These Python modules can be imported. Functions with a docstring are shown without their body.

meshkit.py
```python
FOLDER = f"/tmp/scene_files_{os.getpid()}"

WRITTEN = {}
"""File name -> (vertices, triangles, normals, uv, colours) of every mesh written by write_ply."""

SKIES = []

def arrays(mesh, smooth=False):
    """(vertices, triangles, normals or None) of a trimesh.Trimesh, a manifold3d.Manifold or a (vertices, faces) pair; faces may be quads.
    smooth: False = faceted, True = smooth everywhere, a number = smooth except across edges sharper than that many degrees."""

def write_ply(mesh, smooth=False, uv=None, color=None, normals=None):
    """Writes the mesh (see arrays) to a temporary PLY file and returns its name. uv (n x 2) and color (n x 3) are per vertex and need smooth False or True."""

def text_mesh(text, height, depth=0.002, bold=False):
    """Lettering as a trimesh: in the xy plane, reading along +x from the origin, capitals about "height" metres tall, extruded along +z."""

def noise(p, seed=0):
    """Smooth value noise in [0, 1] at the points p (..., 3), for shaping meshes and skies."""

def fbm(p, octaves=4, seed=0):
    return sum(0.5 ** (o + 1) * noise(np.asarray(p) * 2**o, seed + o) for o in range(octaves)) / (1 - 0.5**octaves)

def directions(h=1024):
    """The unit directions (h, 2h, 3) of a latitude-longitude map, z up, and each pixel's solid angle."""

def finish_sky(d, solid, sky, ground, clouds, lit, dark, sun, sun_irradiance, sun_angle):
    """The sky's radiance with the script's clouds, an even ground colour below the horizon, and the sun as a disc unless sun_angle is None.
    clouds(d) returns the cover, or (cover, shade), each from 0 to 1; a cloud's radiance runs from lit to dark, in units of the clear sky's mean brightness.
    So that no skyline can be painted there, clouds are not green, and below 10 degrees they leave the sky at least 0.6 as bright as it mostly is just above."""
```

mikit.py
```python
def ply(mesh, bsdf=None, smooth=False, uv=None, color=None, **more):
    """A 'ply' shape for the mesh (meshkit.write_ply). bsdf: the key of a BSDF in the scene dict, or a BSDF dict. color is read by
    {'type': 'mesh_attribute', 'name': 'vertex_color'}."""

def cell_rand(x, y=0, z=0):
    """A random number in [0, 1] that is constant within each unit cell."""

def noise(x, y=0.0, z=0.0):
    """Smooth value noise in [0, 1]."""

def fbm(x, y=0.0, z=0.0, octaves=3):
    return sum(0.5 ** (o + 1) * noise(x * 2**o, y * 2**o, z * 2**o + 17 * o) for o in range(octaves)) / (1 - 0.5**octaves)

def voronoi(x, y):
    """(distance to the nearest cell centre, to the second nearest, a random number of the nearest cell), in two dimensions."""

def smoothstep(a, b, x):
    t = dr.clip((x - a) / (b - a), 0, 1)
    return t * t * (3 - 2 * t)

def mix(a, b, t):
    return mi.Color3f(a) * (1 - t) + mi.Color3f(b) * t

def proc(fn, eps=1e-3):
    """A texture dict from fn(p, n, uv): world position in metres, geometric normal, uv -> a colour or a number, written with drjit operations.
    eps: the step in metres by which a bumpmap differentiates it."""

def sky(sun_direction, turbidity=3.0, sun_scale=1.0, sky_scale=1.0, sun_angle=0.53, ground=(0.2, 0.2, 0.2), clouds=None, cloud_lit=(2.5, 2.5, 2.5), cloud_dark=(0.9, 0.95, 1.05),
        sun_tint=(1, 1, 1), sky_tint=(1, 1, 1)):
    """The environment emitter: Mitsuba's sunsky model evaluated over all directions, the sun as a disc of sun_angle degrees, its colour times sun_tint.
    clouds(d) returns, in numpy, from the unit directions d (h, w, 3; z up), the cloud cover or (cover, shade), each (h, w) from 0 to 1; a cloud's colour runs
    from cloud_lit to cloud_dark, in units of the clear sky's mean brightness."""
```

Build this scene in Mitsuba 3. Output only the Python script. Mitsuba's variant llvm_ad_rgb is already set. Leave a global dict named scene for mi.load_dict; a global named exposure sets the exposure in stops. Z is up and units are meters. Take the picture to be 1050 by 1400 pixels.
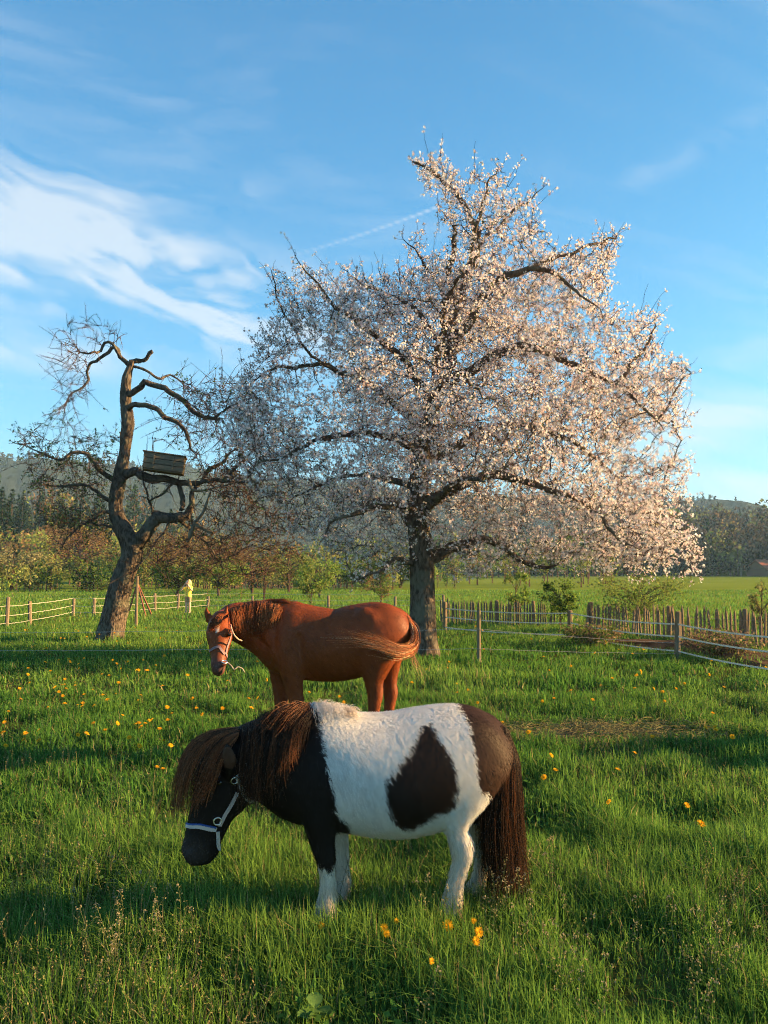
import math
import numpy as np, trimesh, mitsuba as mi, drjit as dr, mikit, meshkit
from scipy.spatial import cKDTree
T = mi.ScalarTransform4f

# ------------------------------------------------------------------ camera, sky, exposure
F_PX, PITCH, EYE = 1010.0, math.radians(4.53), 1.6           # focal length in photo pixels (1050 wide), tilt, eye height
scene, labels = {}, {}
HAZE_ON, HAZE_MID, HAZE_HALF = True, 60.0, 110.0
scene['camera'] = {'type': 'perspective', 'fov': 2 * math.degrees(math.atan(525 / F_PX)), 'fov_axis': 'x', 'near_clip': 0.05, 'far_clip': 9000.0,
                   'to_world': T().look_at(origin=[0, 0, EYE], target=[0, math.cos(PITCH), EYE + math.sin(PITCH)], up=[0, 0, 1])}
if HAZE_ON:
    scene['air'] = {'type': 'homogeneous', 'albedo': {'type': 'rgb', 'value': [0.42, 0.68, 0.98]}, 'sigma_t': 3.4e-4}
    scene['camera']['medium'] = {'type': 'ref', 'id': 'air'}
exposure = 2.95
SUN = np.array([0.955, 0.09, 0.262]); SUN /= np.linalg.norm(SUN)


def clouds(d):
    """Thin cirrus: streaks drawn out by the wind over the whole sky, denser banks where a slow noise says so."""
    az, el = np.arctan2(d[..., 0], d[..., 1]), np.arcsin(np.clip(d[..., 2], -1, 1))
    z = np.maximum(d[..., 2], 0.06)
    q = np.stack([d[..., 0] / z, d[..., 1] / z, 0 * z], -1)
    a = math.radians(24)
    u, v = q[..., 0] * math.cos(a) + q[..., 1] * math.sin(a), -q[..., 0] * math.sin(a) + q[..., 1] * math.cos(a)
    warp = meshkit.fbm(np.stack([u * 0.8, v * 0.8, 0 * u + 3], -1), 3, 5) - 0.5
    streak = meshkit.fbm(np.stack([u * 1.0 + warp * 1.6, v * 4.2 + warp * 2.2, 0 * u], -1), 5, 11)
    fine = meshkit.fbm(np.stack([u * 2.6 + warp * 5, v * 17 + warp * 9, 0 * u + 9], -1), 5, 21)
    azd, eld = np.degrees(az), np.degrees(el)

    def bank(a0, e0, ra, re, tilt):
        da, de = azd - a0, eld - e0
        t = math.radians(tilt)
        da, de = da * math.cos(t) + de * math.sin(t), -da * math.sin(t) + de * math.cos(t)
        return np.exp(-((da / ra) ** 2 + (de / re) ** 2) ** 1.3)

    b = 1.0 * bank(-24.5, 22.0, 12, 5.0, -14) + 1.0 * bank(-13.5, 20.0, 10, 3.8, -6) + 0.5 * bank(-24, 15.5, 7, 1.6, 5) + 0.3 * bank(-15, 27, 7, 1.0, 10) \
        + 0.2 * bank(-14, 29.5, 3.0, 0.8, -30) + 0.2 * bank(23, 28.3, 5, 0.9, 15) + 0.35 * bank(27, 15, 6, 1.1, 10) + 0.6 * bank(25, 10.5, 8, 2.4, 4) + 0.5 * bank(24, 5.5, 9, 1.6, 2) \
        + 0.9 * bank(75, 21, 20, 5, 8) + 0.8 * bank(160, 26, 30, 6, -8) + 0.8 * bank(-110, 24, 25, 6, 5)
    # fibres combed along the drift of the high cloud
    dr_ = math.radians(-17)
    al, ac = azd * math.cos(dr_) + eld * math.sin(dr_), -azd * math.sin(dr_) + eld * math.cos(dr_)
    w2 = meshkit.fbm(np.stack([al * 0.07, ac * 0.16, 0 * al + 1], -1), 4, 31) - 0.5
    fib = meshkit.fbm(np.stack([al * 0.10 + w2 * 3, ac * 0.9 + w2 * 7, 0 * al + 5], -1), 5, 33)
    puff = meshkit.fbm(np.stack([al * 0.22 + w2 * 2, ac * 0.42 + w2 * 3, 0 * al + 8], -1), 5, 35)
    cover = np.clip(b * (0.13 + 0.5 * np.clip((puff - 0.30) * 2.2, 0, 1) + 2.0 * (fib - 0.46)), 0, 0.6)
    cover = np.maximum(cover, 0.16 * np.clip((streak - 0.5) * 3, 0, 1) * np.clip((fine - 0.35) * 3, 0, 1))
    # the milky veil low over the horizon, thicker towards the sun
    veil = (0.42 + 0.22 * np.clip(np.cos(az - math.atan2(SUN[0], SUN[1])), -1, 1)) * np.exp(-np.maximum(eld, 0) / 7.0)
    cover = 1 - (1 - cover) * (1 - veil)
    # a vapour trail, one thin line
    a0, e0, a1, e1 = -8.6, 23.1, 4.4, 26.9
    t = np.clip((azd - a0) / (a1 - a0), 0, 1)
    off = np.abs(eld - (e0 + (e1 - e0) * t))
    cover = np.maximum(cover, np.exp(-(off / 0.08) ** 2) * ((azd > a0) & (azd < a1)) * (0.16 + 0.3 * t))
    return cover


scene['sky'] = mikit.sky(SUN.tolist(), turbidity=2.2, sun_scale=2.35, sky_scale=1.1, sun_tint=(1.0, 0.91, 0.77), sky_tint=(0.36, 0.97, 1.25), clouds=clouds, cloud_lit=(2.2, 2.25, 2.3))

# ------------------------------------------------------------------ helpers


def P(px, py, Y):
    """The point at depth Y (metres ahead) seen at photo pixel (px, py)."""
    dx, dy = (px - 525) / F_PX, (700 - py) / F_PX
    y, z = math.cos(PITCH) - dy * math.sin(PITCH), math.sin(PITCH) + dy * math.cos(PITCH)
    s = Y / y
    return np.array([dx * s, Y, EYE + z * s])


_n = {}


def key_of(base):
    n = _n.get(base, 0)
    _n[base] = n + 1
    return base if n == 0 else f'{base}_{n:03d}'


def thing(name, label, cat, group=None):
    k = key_of(name)
    labels[k] = {'label': label, 'category': cat}
    if group:
        labels[k]['group'] = group
    return k


def part(holder, name, shape, label=None, kind=None):
    k = key_of(holder + '__' + name)
    scene[k] = shape
    if label or kind:
        labels[k] = {a: b for a, b in (('label', label), ('kind', kind)) if b}
    return k


def solo(name, shape, label=None, cat=None, group=None, kind=None):
    k = key_of(name)
    scene[k] = shape
    labels[k] = {a: b for a, b in (('label', label), ('category', cat), ('group', group), ('kind', kind)) if b}
    return k


def PL(m, bsdf, color=None, smooth=False, **more):
    if hasattr(m, 'vertices'):
        m = (m.vertices, m.faces)
    v, f = np.asarray(m[0], float), np.asarray(m[1], int)
    if color is not None:
        color = np.broadcast_to(np.asarray(color, float), (len(v), 3))
    return mikit.ply((v, f), bsdf, smooth=smooth, color=color, **more)


def cat(ms):
    ms = [m for m in ms if m is not None and len(m[0])]
    off = np.cumsum([0] + [len(m[0]) for m in ms])
    out = [np.vstack([m[0] for m in ms]), np.vstack([np.asarray(m[1]) + o for m, o in zip(ms, off)])]
    if len(ms[0]) > 2:
        out.append(np.vstack([m[2] for m in ms]))
    return tuple(out)


def colr(m, c):
    return (m[0], m[1], np.broadcast_to(np.asarray(c, float), (len(m[0]), 3)))


def unit(a):
    return a / np.maximum(np.linalg.norm(a, axis=-1, keepdims=True), 1e-12)


def strands(Pt, W, sides=3, cap=True):
    """N tubes of K points each: Pt (N,K,3), W (N,K) radii."""
    N, K = Pt.shape[:2]
    t = np.gradient(Pt, axis=1)
    t = unit(t)
    ref = np.where(np.abs(t[:, :, 2:3]) < 0.8, [[[0, 0, 1.0]]], [[[1.0, 0, 0]]])
    ref = np.broadcast_to(ref[:, K // 2:K // 2 + 1], t.shape)
    a = unit(np.cross(t, ref))
    b = np.cross(t, a)
    ang = np.arange(sides) * 2 * np.pi / sides
    v = Pt[:, :, None] + W[:, :, None, None] * (a[:, :, None] * np.cos(ang)[:, None] + b[:, :, None] * np.sin(ang)[:, None])
    i, k = np.meshgrid(np.arange(K - 1), np.arange(sides), indexing='ij')
    k2 = (k + 1) % sides
    q = np.stack([i * sides + k, i * sides + k2, (i + 1) * sides + k2, (i + 1) * sides + k], -1).reshape(-1, 4)
    f = np.vstack([q[:, [0, 2, 1]], q[:, [0, 3, 2]]])
    if cap:
        for base, rev in ((0, False), ((K - 1) * sides, True)):
            fan = np.array([[base, base + j, base + j + 1] for j in range(1, sides - 1)])
            f = np.vstack([f, fan if not rev else fan[:, ::-1]])
    F = (f[None] + (np.arange(N) * K * sides)[:, None, None]).reshape(-1, 3)
    return v.reshape(-1, 3), F


def tube(pts, r, sides=8):
    pts = np.asarray(pts, float)
    return strands(pts[None], np.broadcast_to(np.asarray(r, float), (len(pts),))[None].copy(), sides)


def box(cx, cy, cz, sx, sy, sz, rot=None, bev=0.0):
    m = trimesh.creation.box([sx, sy, sz])
    v = np.array(m.vertices)
    f = np.array(m.faces)
    if bev:
        s = np.sign(v)
        vs = [np.array([v[:, 0] - s[:, 0] * bev * (k != 0), v[:, 1] - s[:, 1] * bev * (k != 1), v[:, 2] - s[:, 2] * bev * (k != 2)]).T for k in range(3)]
        h = trimesh.convex.convex_hull(np.vstack(vs))
        v, f = np.array(h.vertices), np.array(h.faces)
    if rot is not None:
        v = v @ np.asarray(rot).T
    return v + [cx, cy, cz], f


def rotz(a):
    c, s = math.cos(a), math.sin(a)
    return np.array([[c, -s, 0], [s, c, 0], [0, 0, 1.0]])


def catmull(p, m=5):
    p = np.asarray(p, float)
    q = np.vstack([2 * p[0] - p[1], p, 2 * p[-1] - p[-2]])
    out = []
    for i in range(1, len(q) - 2):
        t = np.linspace(0, 1, m, endpoint=False)[:, None]
        a, b, c, d = q[i - 1], q[i], q[i + 1], q[i + 2]
        out.append(0.5 * (2 * b + (c - a) * t + (2 * a - 5 * b + 4 * c - d) * t ** 2 + (3 * b - a - 3 * c + d) * t ** 3))
    return np.vstack(out + [p[-1:]])


class Blend:
    """A smooth union of limbs on a grid, meshed as one continuous surface (surface nets)."""

    def __init__(s, lo, hi, h):
        s.lo, s.h = np.asarray(lo, float), h
        s.n = np.ceil((np.asarray(hi) - s.lo) / h).astype(int) + 1
        s.D = np.full(s.n, 1.0, np.float32)

    def region(s, lo, hi):
        a = np.clip(np.floor((lo - s.lo) / s.h).astype(int), 0, s.n)
        b = np.clip(np.ceil((hi - s.lo) / s.h).astype(int) + 1, 0, s.n)
        ax = [(s.lo[k] + s.h * np.arange(a[k], b[k])).astype(np.float32) for k in range(3)]
        return tuple(slice(i, j) for i, j in zip(a, b)), np.stack(np.meshgrid(*ax, indexing='ij'), -1)

    def limb(s, pts, ra, rb, L=(0, 1, 0), k=0.03, sub=False, m=4):
        """pts: joints; ra: radius in the plane, rb: radius along the lateral axis L (one, or one per joint)."""
        pts = np.asarray(pts, float)
        n = len(pts)
        L = np.broadcast_to(np.asarray(L, float), (n, 3))
        c = np.hstack([pts, np.broadcast_to(ra, n)[:, None], np.broadcast_to(rb, n)[:, None], L])
        if n > 1:
            c = catmull(c, m)
        r = c[:, 3:5].max() + k + 2 * s.h
        sl, X = s.region(c[:, :3].min(0) - r, c[:, :3].max(0) + r)
        best = np.full(X.shape[:3], 1e9, np.float32)
        for i in range(max(len(c) - 1, 1)):
            p, q = c[i], c[min(i + 1, len(c) - 1)]
            d = q[:3] - p[:3]
            w = X - p[:3].astype(np.float32)
            t = np.clip((w @ d.astype(np.float32)) / max(d @ d, 1e-12), 0, 1)
            w = w - t[..., None] * d.astype(np.float32)
            la = unit(p[5:] + q[5:]).astype(np.float32)
            A, B = p[3] + (q[3] - p[3]) * t, p[4] + (q[4] - p[4]) * t
            dl = w @ la
            d2 = (w * w).sum(-1)
            kk = np.sqrt(np.maximum(d2 - dl * dl, 0) / (A * A) + dl * dl / (B * B)) + 1e-6
            best = np.minimum(best, (kk - 1) * np.minimum(np.sqrt(d2) / kk + 1e-6, np.maximum(A, B)))
        D = s.D[sl]
        if sub:
            best = -best
            h = np.maximum(k - np.abs(D - best), 0) / k
            s.D[sl] = np.maximum(D, best) + h * h * k * 0.25
        else:
            h = np.maximum(k - np.abs(D - best), 0) / k
            s.D[sl] = np.minimum(D, best) - h * h * k * 0.25

    def mesh(s, smooth=6):
        D = s.D
        nx, ny, nz = D.shape
        S = D < 0
        cnt = sum(S[a:nx - 1 + a, b:ny - 1 + b, c:nz - 1 + c].astype(np.int8) for a in (0, 1) for b in (0, 1) for c in (0, 1))
        I = np.argwhere((cnt > 0) & (cnt < 8))
        idx = np.full((nx - 1, ny - 1, nz - 1), -1, np.int64)
        idx[tuple(I.T)] = np.arange(len(I))
        acc, num = np.zeros((len(I), 3)), np.zeros(len(I))
        C = [(a, b, c) for a in (0, 1) for b in (0, 1) for c in (0, 1)]
        for u in C:
            for w in C:
                if sum(x != y for x, y in zip(u, w)) == 1 and u < w:
                    a, b = D[tuple((I + u).T)], D[tuple((I + w).T)]
                    on = (a < 0) != (b < 0)
                    t = np.where(on, a / np.where(on, a - b, 1), 0)
                    acc += np.where(on[:, None], np.array(u) + t[:, None] * (np.array(w) - u), 0)
                    num += on
        v = s.lo + s.h * (I + acc / num[:, None])
        F = []
        for ax in range(3):
            o = [0, 0, 0]
            o[ax] = 1
            b, c = [k for k in range(3) if k != ax]
            A = S[:nx - o[0], :ny - o[1], :nz - o[2]]
            B = S[o[0]:, o[1]:, o[2]:]
            E = np.argwhere(A != B)
            E = E[(E[:, b] > 0) & (E[:, c] > 0) & (E[:, b] < s.n[b] - 1) & (E[:, c] < s.n[c] - 1)]
            eb, ec = np.eye(3, dtype=int)[b], np.eye(3, dtype=int)[c]
            q = np.stack([idx[tuple((E - eb - ec).T)], idx[tuple((E - ec).T)], idx[tuple(E.T)], idx[tuple((E - eb).T)]], 1)
            flip = ~A[tuple(E.T)] if ax != 1 else A[tuple(E.T)]
            q[flip] = q[flip][:, ::-1]
            F.append(q)
        F = np.vstack(F)
        F = F[(F >= 0).all(1)]
        f = np.vstack([F[:, [0, 1, 2]], F[:, [0, 2, 3]]])
        m = trimesh.Trimesh(v, f, process=False)
        if smooth:
            trimesh.smoothing.filter_taubin(m, lamb=0.5, nu=0.52, iterations=smooth)
        keep = trimesh.graph.connected_components(m.face_adjacency, nodes=np.arange(len(m.faces)))
        big = max(keep, key=len)
        m = trimesh.Trimesh(m.vertices, m.faces[big], process=False)
        m.remove_unreferenced_vertices()
        return m


def tint(rng, n, base, var=0.2):
    """n colours around a base: brightness and a little hue."""
    b = np.asarray(base, float)
    return np.clip(b * (1 + var * rng.standard_normal((n, 1))) * (1 + 0.25 * var * rng.standard_normal((n, 3))), 0.002, 0.95)


def hair(rng, guides, n, r, wild=0.01, clump=0.6, nclump=24, sides=3, tip=0.25):
    """n strands between neighbouring guide curves (G,K,3), gathered in locks."""
    G = np.stack([catmull(g, 3) for g in guides])
    g, K = G.shape[:2]

    def at(u):
        i = np.minimum(u.astype(int), g - 2)
        t = (u - i)[:, None, None]
        return G[i] * (1 - t) + G[i + 1] * t

    cu = np.sort(rng.uniform(0, g - 1, nclump))
    u = rng.uniform(0, g - 1, n)
    own = at(u)
    j = np.abs(u[:, None] - cu[None]).argmin(1)
    lock = at(cu)[j] + (np.cumsum(rng.standard_normal((nclump, K, 3)), 1) * wild * 0.9 / math.sqrt(K))[j]
    w = np.linspace(0, 1, K)[None, :, None] * clump
    p = own * (1 - w) + lock * w
    s = np.linspace(0.15, 1, K)[None, :, None]
    p = p + rng.standard_normal((n, 1, 3)) * wild * s + np.cumsum(rng.standard_normal((n, K, 3)), 1) * wild * 0.5 / math.sqrt(K)
    ln = rng.uniform(0.62, 1.0, n)                                   # strands end at different lengths
    tt = np.linspace(0, 1, K)[None] * ln[:, None] * (K - 1)
    i = np.minimum(tt.astype(int), K - 2)
    fr = (tt - i)[..., None]
    p = np.take_along_axis(p, i[..., None], 1) * (1 - fr) + np.take_along_axis(p, i[..., None] + 1, 1) * fr
    W = r * np.linspace(1, tip, K)[None] * rng.uniform(0.7, 1.3, (n, 1))
    return strands(p, W, sides) + ((K * sides, j),)


def quads(rng, C, size, aspect=0.7, flat=0.0, nrm=None):
    """Leaf-sized rhombs at the points C, turned at random."""
    n = len(C)
    a = unit(rng.standard_normal((n, 3)))
    if nrm is None:
        nrm = rng.standard_normal((n, 3)) * [1, 1, 1 - flat] + [0, 0, flat]
    b = unit(np.cross(unit(nrm), a))
    a = np.cross(b, unit(nrm))
    s = np.broadcast_to(size, n)[:, None]
    v = np.stack([C - a * s, C + b * s * aspect, C + a * s, C - b * s * aspect], 1).reshape(-1, 3)
    o = np.arange(n)[:, None] * 4
    return v, np.vstack([o + [0, 1, 2], o + [0, 2, 3]])


def gz(x, y):
    """Height of the paddock turf."""
    x, y = np.asarray(x, float), np.asarray(y, float)
    p = np.stack([x * 0.7, y * 0.7, 0 * x + 0.5], -1)
    r = np.hypot(x, y)
    return (meshkit.fbm(p, 3, 3) - 0.5) * 0.07 * np.exp(-r / 60)


def vc():
    return {'type': 'mesh_attribute', 'name': 'vertex_color'}


def rgb(*c):
    return {'type': 'rgb', 'value': list(c)}


# ------------------------------------------------------------------ materials
N_, FB = mikit.noise, mikit.fbm


def f_ground(p, n, uv):
    r = dr.sqrt(p.x * p.x + p.y * p.y)
    a = FB(p.x * 0.35, p.y * 0.35, 0.0, 3)
    b = FB(p.x * 5, p.y * 5, 0.0, 3)
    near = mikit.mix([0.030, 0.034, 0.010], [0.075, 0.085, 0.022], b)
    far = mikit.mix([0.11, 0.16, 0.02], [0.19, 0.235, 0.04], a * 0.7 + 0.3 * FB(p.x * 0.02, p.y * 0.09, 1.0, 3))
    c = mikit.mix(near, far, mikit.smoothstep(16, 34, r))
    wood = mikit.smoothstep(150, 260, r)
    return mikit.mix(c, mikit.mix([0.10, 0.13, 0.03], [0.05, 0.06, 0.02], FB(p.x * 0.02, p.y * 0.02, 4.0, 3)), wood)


def f_hills(p, n, uv):
    a = FB(p.x * 0.0042 + 9, p.y * 0.0042, 0.0, 4)
    d, d2, w = mikit.voronoi(p.x * 0.006, p.y * 0.009)
    field = mikit.mix(mikit.mix([0.06, 0.10, 0.03], [0.09, 0.11, 0.04], w), [0.12, 0.10, 0.06], mikit.smoothstep(0.8, 0.9, w))
    wood = mikit.mix([0.010, 0.020, 0.013], [0.032, 0.034, 0.02], FB(p.x * 0.03, p.y * 0.03, 2.0, 3))
    return mikit.mix(field, wood, mikit.smoothstep(0.40, 0.45, a + 0.2 * mikit.smoothstep(40, 110, p.z)))


def f_bark(p, n, uv):
    s = FB(p.x * 34 + 2 * N_(p.z * 9), p.y * 34, p.z * 10, 4)
    m = FB(p.x * 5, p.y * 5, p.z * 3.5, 3)
    c = mikit.mix([0.055, 0.042, 0.034], [0.16, 0.125, 0.10], mikit.smoothstep(0.3, 0.7, s))
    return mikit.mix(c, [0.15, 0.15, 0.115], mikit.smoothstep(0.52, 0.72, m) * 0.6)


def f_bark_h(p, n, uv):
    return mikit.smoothstep(0.25, 0.75, FB(p.x * 34 + 2 * N_(p.z * 9), p.y * 34, p.z * 10, 3))


def f_wood(p, n, uv):
    g = FB(p.x * 60, p.y * 60, p.z * 5, 3)
    k = FB(p.x * 3, p.y * 3, p.z * 3, 2)
    return mikit.mix(mikit.mix([0.13, 0.09, 0.055], [0.30, 0.215, 0.13], g), [0.20, 0.18, 0.155], k * 0.7)


def f_soil(p, n, uv):
    return mikit.mix([0.05, 0.032, 0.022], [0.15, 0.10, 0.065], FB(p.x * 9, p.y * 9, p.z * 9, 4))


def two(b):
    return {'type': 'twosided', 'bsdf': b}


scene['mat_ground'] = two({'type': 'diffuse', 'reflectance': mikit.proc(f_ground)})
scene['mat_hills'] = two({'type': 'diffuse', 'reflectance': mikit.proc(f_hills)})
scene['mat_soil'] = two({'type': 'diffuse', 'reflectance': mikit.proc(f_soil)})
scene['mat_bark'] = two({'type': 'bumpmap', 'arbitrary': mikit.proc(f_bark_h, 4e-3), 'scale': 0.02, 'bsdf': {'type': 'diffuse', 'reflectance': mikit.proc(f_bark)}})
scene['mat_twig'] = two({'type': 'diffuse', 'reflectance': rgb(.085, .055, .045)})
scene['mat_wood'] = two({'type': 'diffuse', 'reflectance': mikit.proc(f_wood)})
scene['mat_grass'] = {'type': 'principledthin', 'base_color': vc(), 'roughness': 0.42, 'diff_trans': 0.85, 'spec_trans': 0.0, 'eta': 1.4}
scene['mat_leaf'] = {'type': 'principledthin', 'base_color': vc(), 'roughness': 0.6, 'diff_trans': 0.7, 'spec_trans': 0.0, 'eta': 1.35}
scene['mat_petal'] = {'type': 'principledthin', 'base_color': vc(), 'roughness': 0.75, 'diff_trans': 0.75, 'spec_trans': 0.0, 'eta': 1.3}
scene['mat_matte'] = two({'type': 'diffuse', 'reflectance': vc()})
scene['mat_hide'] = two({'type': 'principled', 'base_color': vc(), 'roughness': 0.52, 'specular': 0.2, 'sheen': 0.05, 'sheen_tint': 0.8})
scene['mat_fur'] = two({'type': 'principled', 'base_color': vc(), 'roughness': 0.6, 'specular': 0.16, 'sheen': 0.05, 'sheen_tint': 0.6})
scene['mat_hair'] = two({'type': 'principled', 'base_color': vc(), 'roughness': 0.45, 'specular': 0.14})
scene['mat_gloss'] = two({'type': 'principled', 'base_color': vc(), 'roughness': 0.15, 'specular': 0.6})
scene['mat_pole'] = two({'type': 'diffuse', 'reflectance': rgb(.24, .10, .07)})
scene['mat_strap'] = two({'type': 'principled', 'base_color': vc(), 'roughness': 0.7, 'specular': 0.3})
scene['mat_metal'] = {'type': 'roughconductor', 'material': 'Al', 'alpha': 0.3}
# ------------------------------------------------------------------ pony (piebald, grazing height, facing the picture's left)
rng = np.random.default_rng(11)
K1 = F_PX / 3.55                                             # photo pixels per metre at the pony


def yc(px):
    return 3.50 + (px - 440) / 260 * 0.10


def pp(x, y, dy=0.0):
    return P(x, y, yc(x) + dy)


def plimb(B, rows, dy=0.0, k=0.03, **kw):
    """rows: px, py, in-plane radius in pixels, lateral radius in metres (, own dy)"""
    pts = [pp(r[0], r[1], r[4] if len(r) > 4 else dy) for r in rows]
    B.limb(pts, [r[2] / K1 for r in rows], [r[3] for r in rows], k=k, **kw)


B = Blend([-1.08, 3.05, -0.03], [0.72, 3.98, 1.08], 0.0095)
trunk_rows = [(x, (a + b) / 2, (b - a) / 2, w) for x, a, b, w in [
    (400, 996, 1098, .13), (418, 981, 1118, .175), (445, 973, 1122, .205), (480, 978, 1129, .235), (515, 979, 1135, .25), (548, 976, 1137, .255), (580, 970, 1130, .25), (608, 966, 1118, .24),
    (628, 967, 1106, .228), (642, 978, 1092, .21), (650, 992, 1076, .17)]]
plimb(B, trunk_rows)
plimb(B, [(440, 1040, 60, .15), (405, 1036, 60, .125), (372, 1036, 54, .10), (345, 1036, 44, .085), (326, 1038, 34, .075)], k=0.05)   # neck
plimb(B, [(318, 1034, 30, .072), (305, 1068, 34, .086), (294, 1098, 30, .078), (284, 1126, 26, .062), (276, 1150, 23, .055), (272, 1162, 18, .05)], k=0.03)   # head
plimb(B, [(326, 1075, 24, .06), (318, 1092, 20, .055)], k=0.03)                                        # jowl
plimb(B, [(262, 1160, 12, .048), (266, 1170, 10, .045)], k=0.02)                                       # upper lip
plimb(B, [(283, 1170, 9, .035), (290, 1162, 9, .035)], k=0.02)                                         # chin
for s, dy in ((1, -0.052), (-1, 0.052)):
    plimb(B, [(302, 1062, 7, .022, dy)], k=0.02)                                                       # brow
for dy in (-0.042, 0.042):
    plimb(B, [(257, 1160, 4.2, .012, dy * 1.05)], k=0.012, sub=True)                                  # nostril
plimb(B, [(317, 1062, 9, .03, -.062), (315, 1050, 9, .016, -.10), (313, 1039, 9.5, .013, -.135), (311, 1028, 7, .010, -.15), (310, 1019, 2.5, .006, -.155)], k=0.012)   # ears
plimb(B, [(290, 1040, 7, .02, .062), (276, 1026, 8, .012, .08), (267, 1017, 5, .010, .085), (262, 1011, 2.5, .006, .09)], k=0.012)
# legs: near fore, far fore, near hind, far hind
plimb(B, [(436, 1078, 32, .085, -.10), (437, 1110, 24, .072, -.115), (440, 1145, 16.5, .052, -.115), (445, 1172, 12.5, .042, -.115), (447, 1196, 9, .032, -.115), (448, 1218, 10, .035, -.12), (446, 1240, 12, .043, -.12), (445, 1252, 13, .046, -.12)])
plimb(B, [(448, 1090, 26, .08, .10), (458, 1130, 17, .056, .115), (464, 1162, 12.5, .044, .115), (467, 1188, 9.5, .034, .115), (468, 1205, 10, .036, .115), (465, 1222, 12, .044, .12), (464, 1228, 13, .046, .12)])
plimb(B, [(640, 1028, 44, .10, -.10), (634, 1072, 36, .095, -.12), (625, 1105, 24, .075, -.125), (624, 1132, 15, .05, -.13), (631, 1157, 15.5, .043, -.13), (631, 1176, 12, .037, -.13), (625, 1196, 9.8, .033, -.13), (621, 1216, 10.5, .037, -.13), (617, 1238, 13, .045, -.13), (616, 1246, 14, .048, -.13)])
plimb(B, [(648, 1030, 38, .10, .10), (650, 1072, 33, .09, .12), (650, 1105, 23, .07, .125), (652, 1132, 15, .05, .13), (660, 1156, 14.5, .043, .13), (660, 1174, 11.5, .037, .13), (656, 1194, 9.5, .033, .13), (653, 1208, 10.5, .037, .13), (650, 1216, 13, .045, .13)])
plimb(B, [(664, 996, 17, .05), (682, 1004, 11, .03), (690, 1022, 8, .026), (692, 1040, 6, .02)], k=0.03)                     # dock
plimb(B, [(588, 1128, 9, .03), (596, 1124, 6, .022)], k=0.03)                                         # sheath
pony_mesh = B.mesh(5)
del B

import shapely
from shapely.geometry import Polygon


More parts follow.
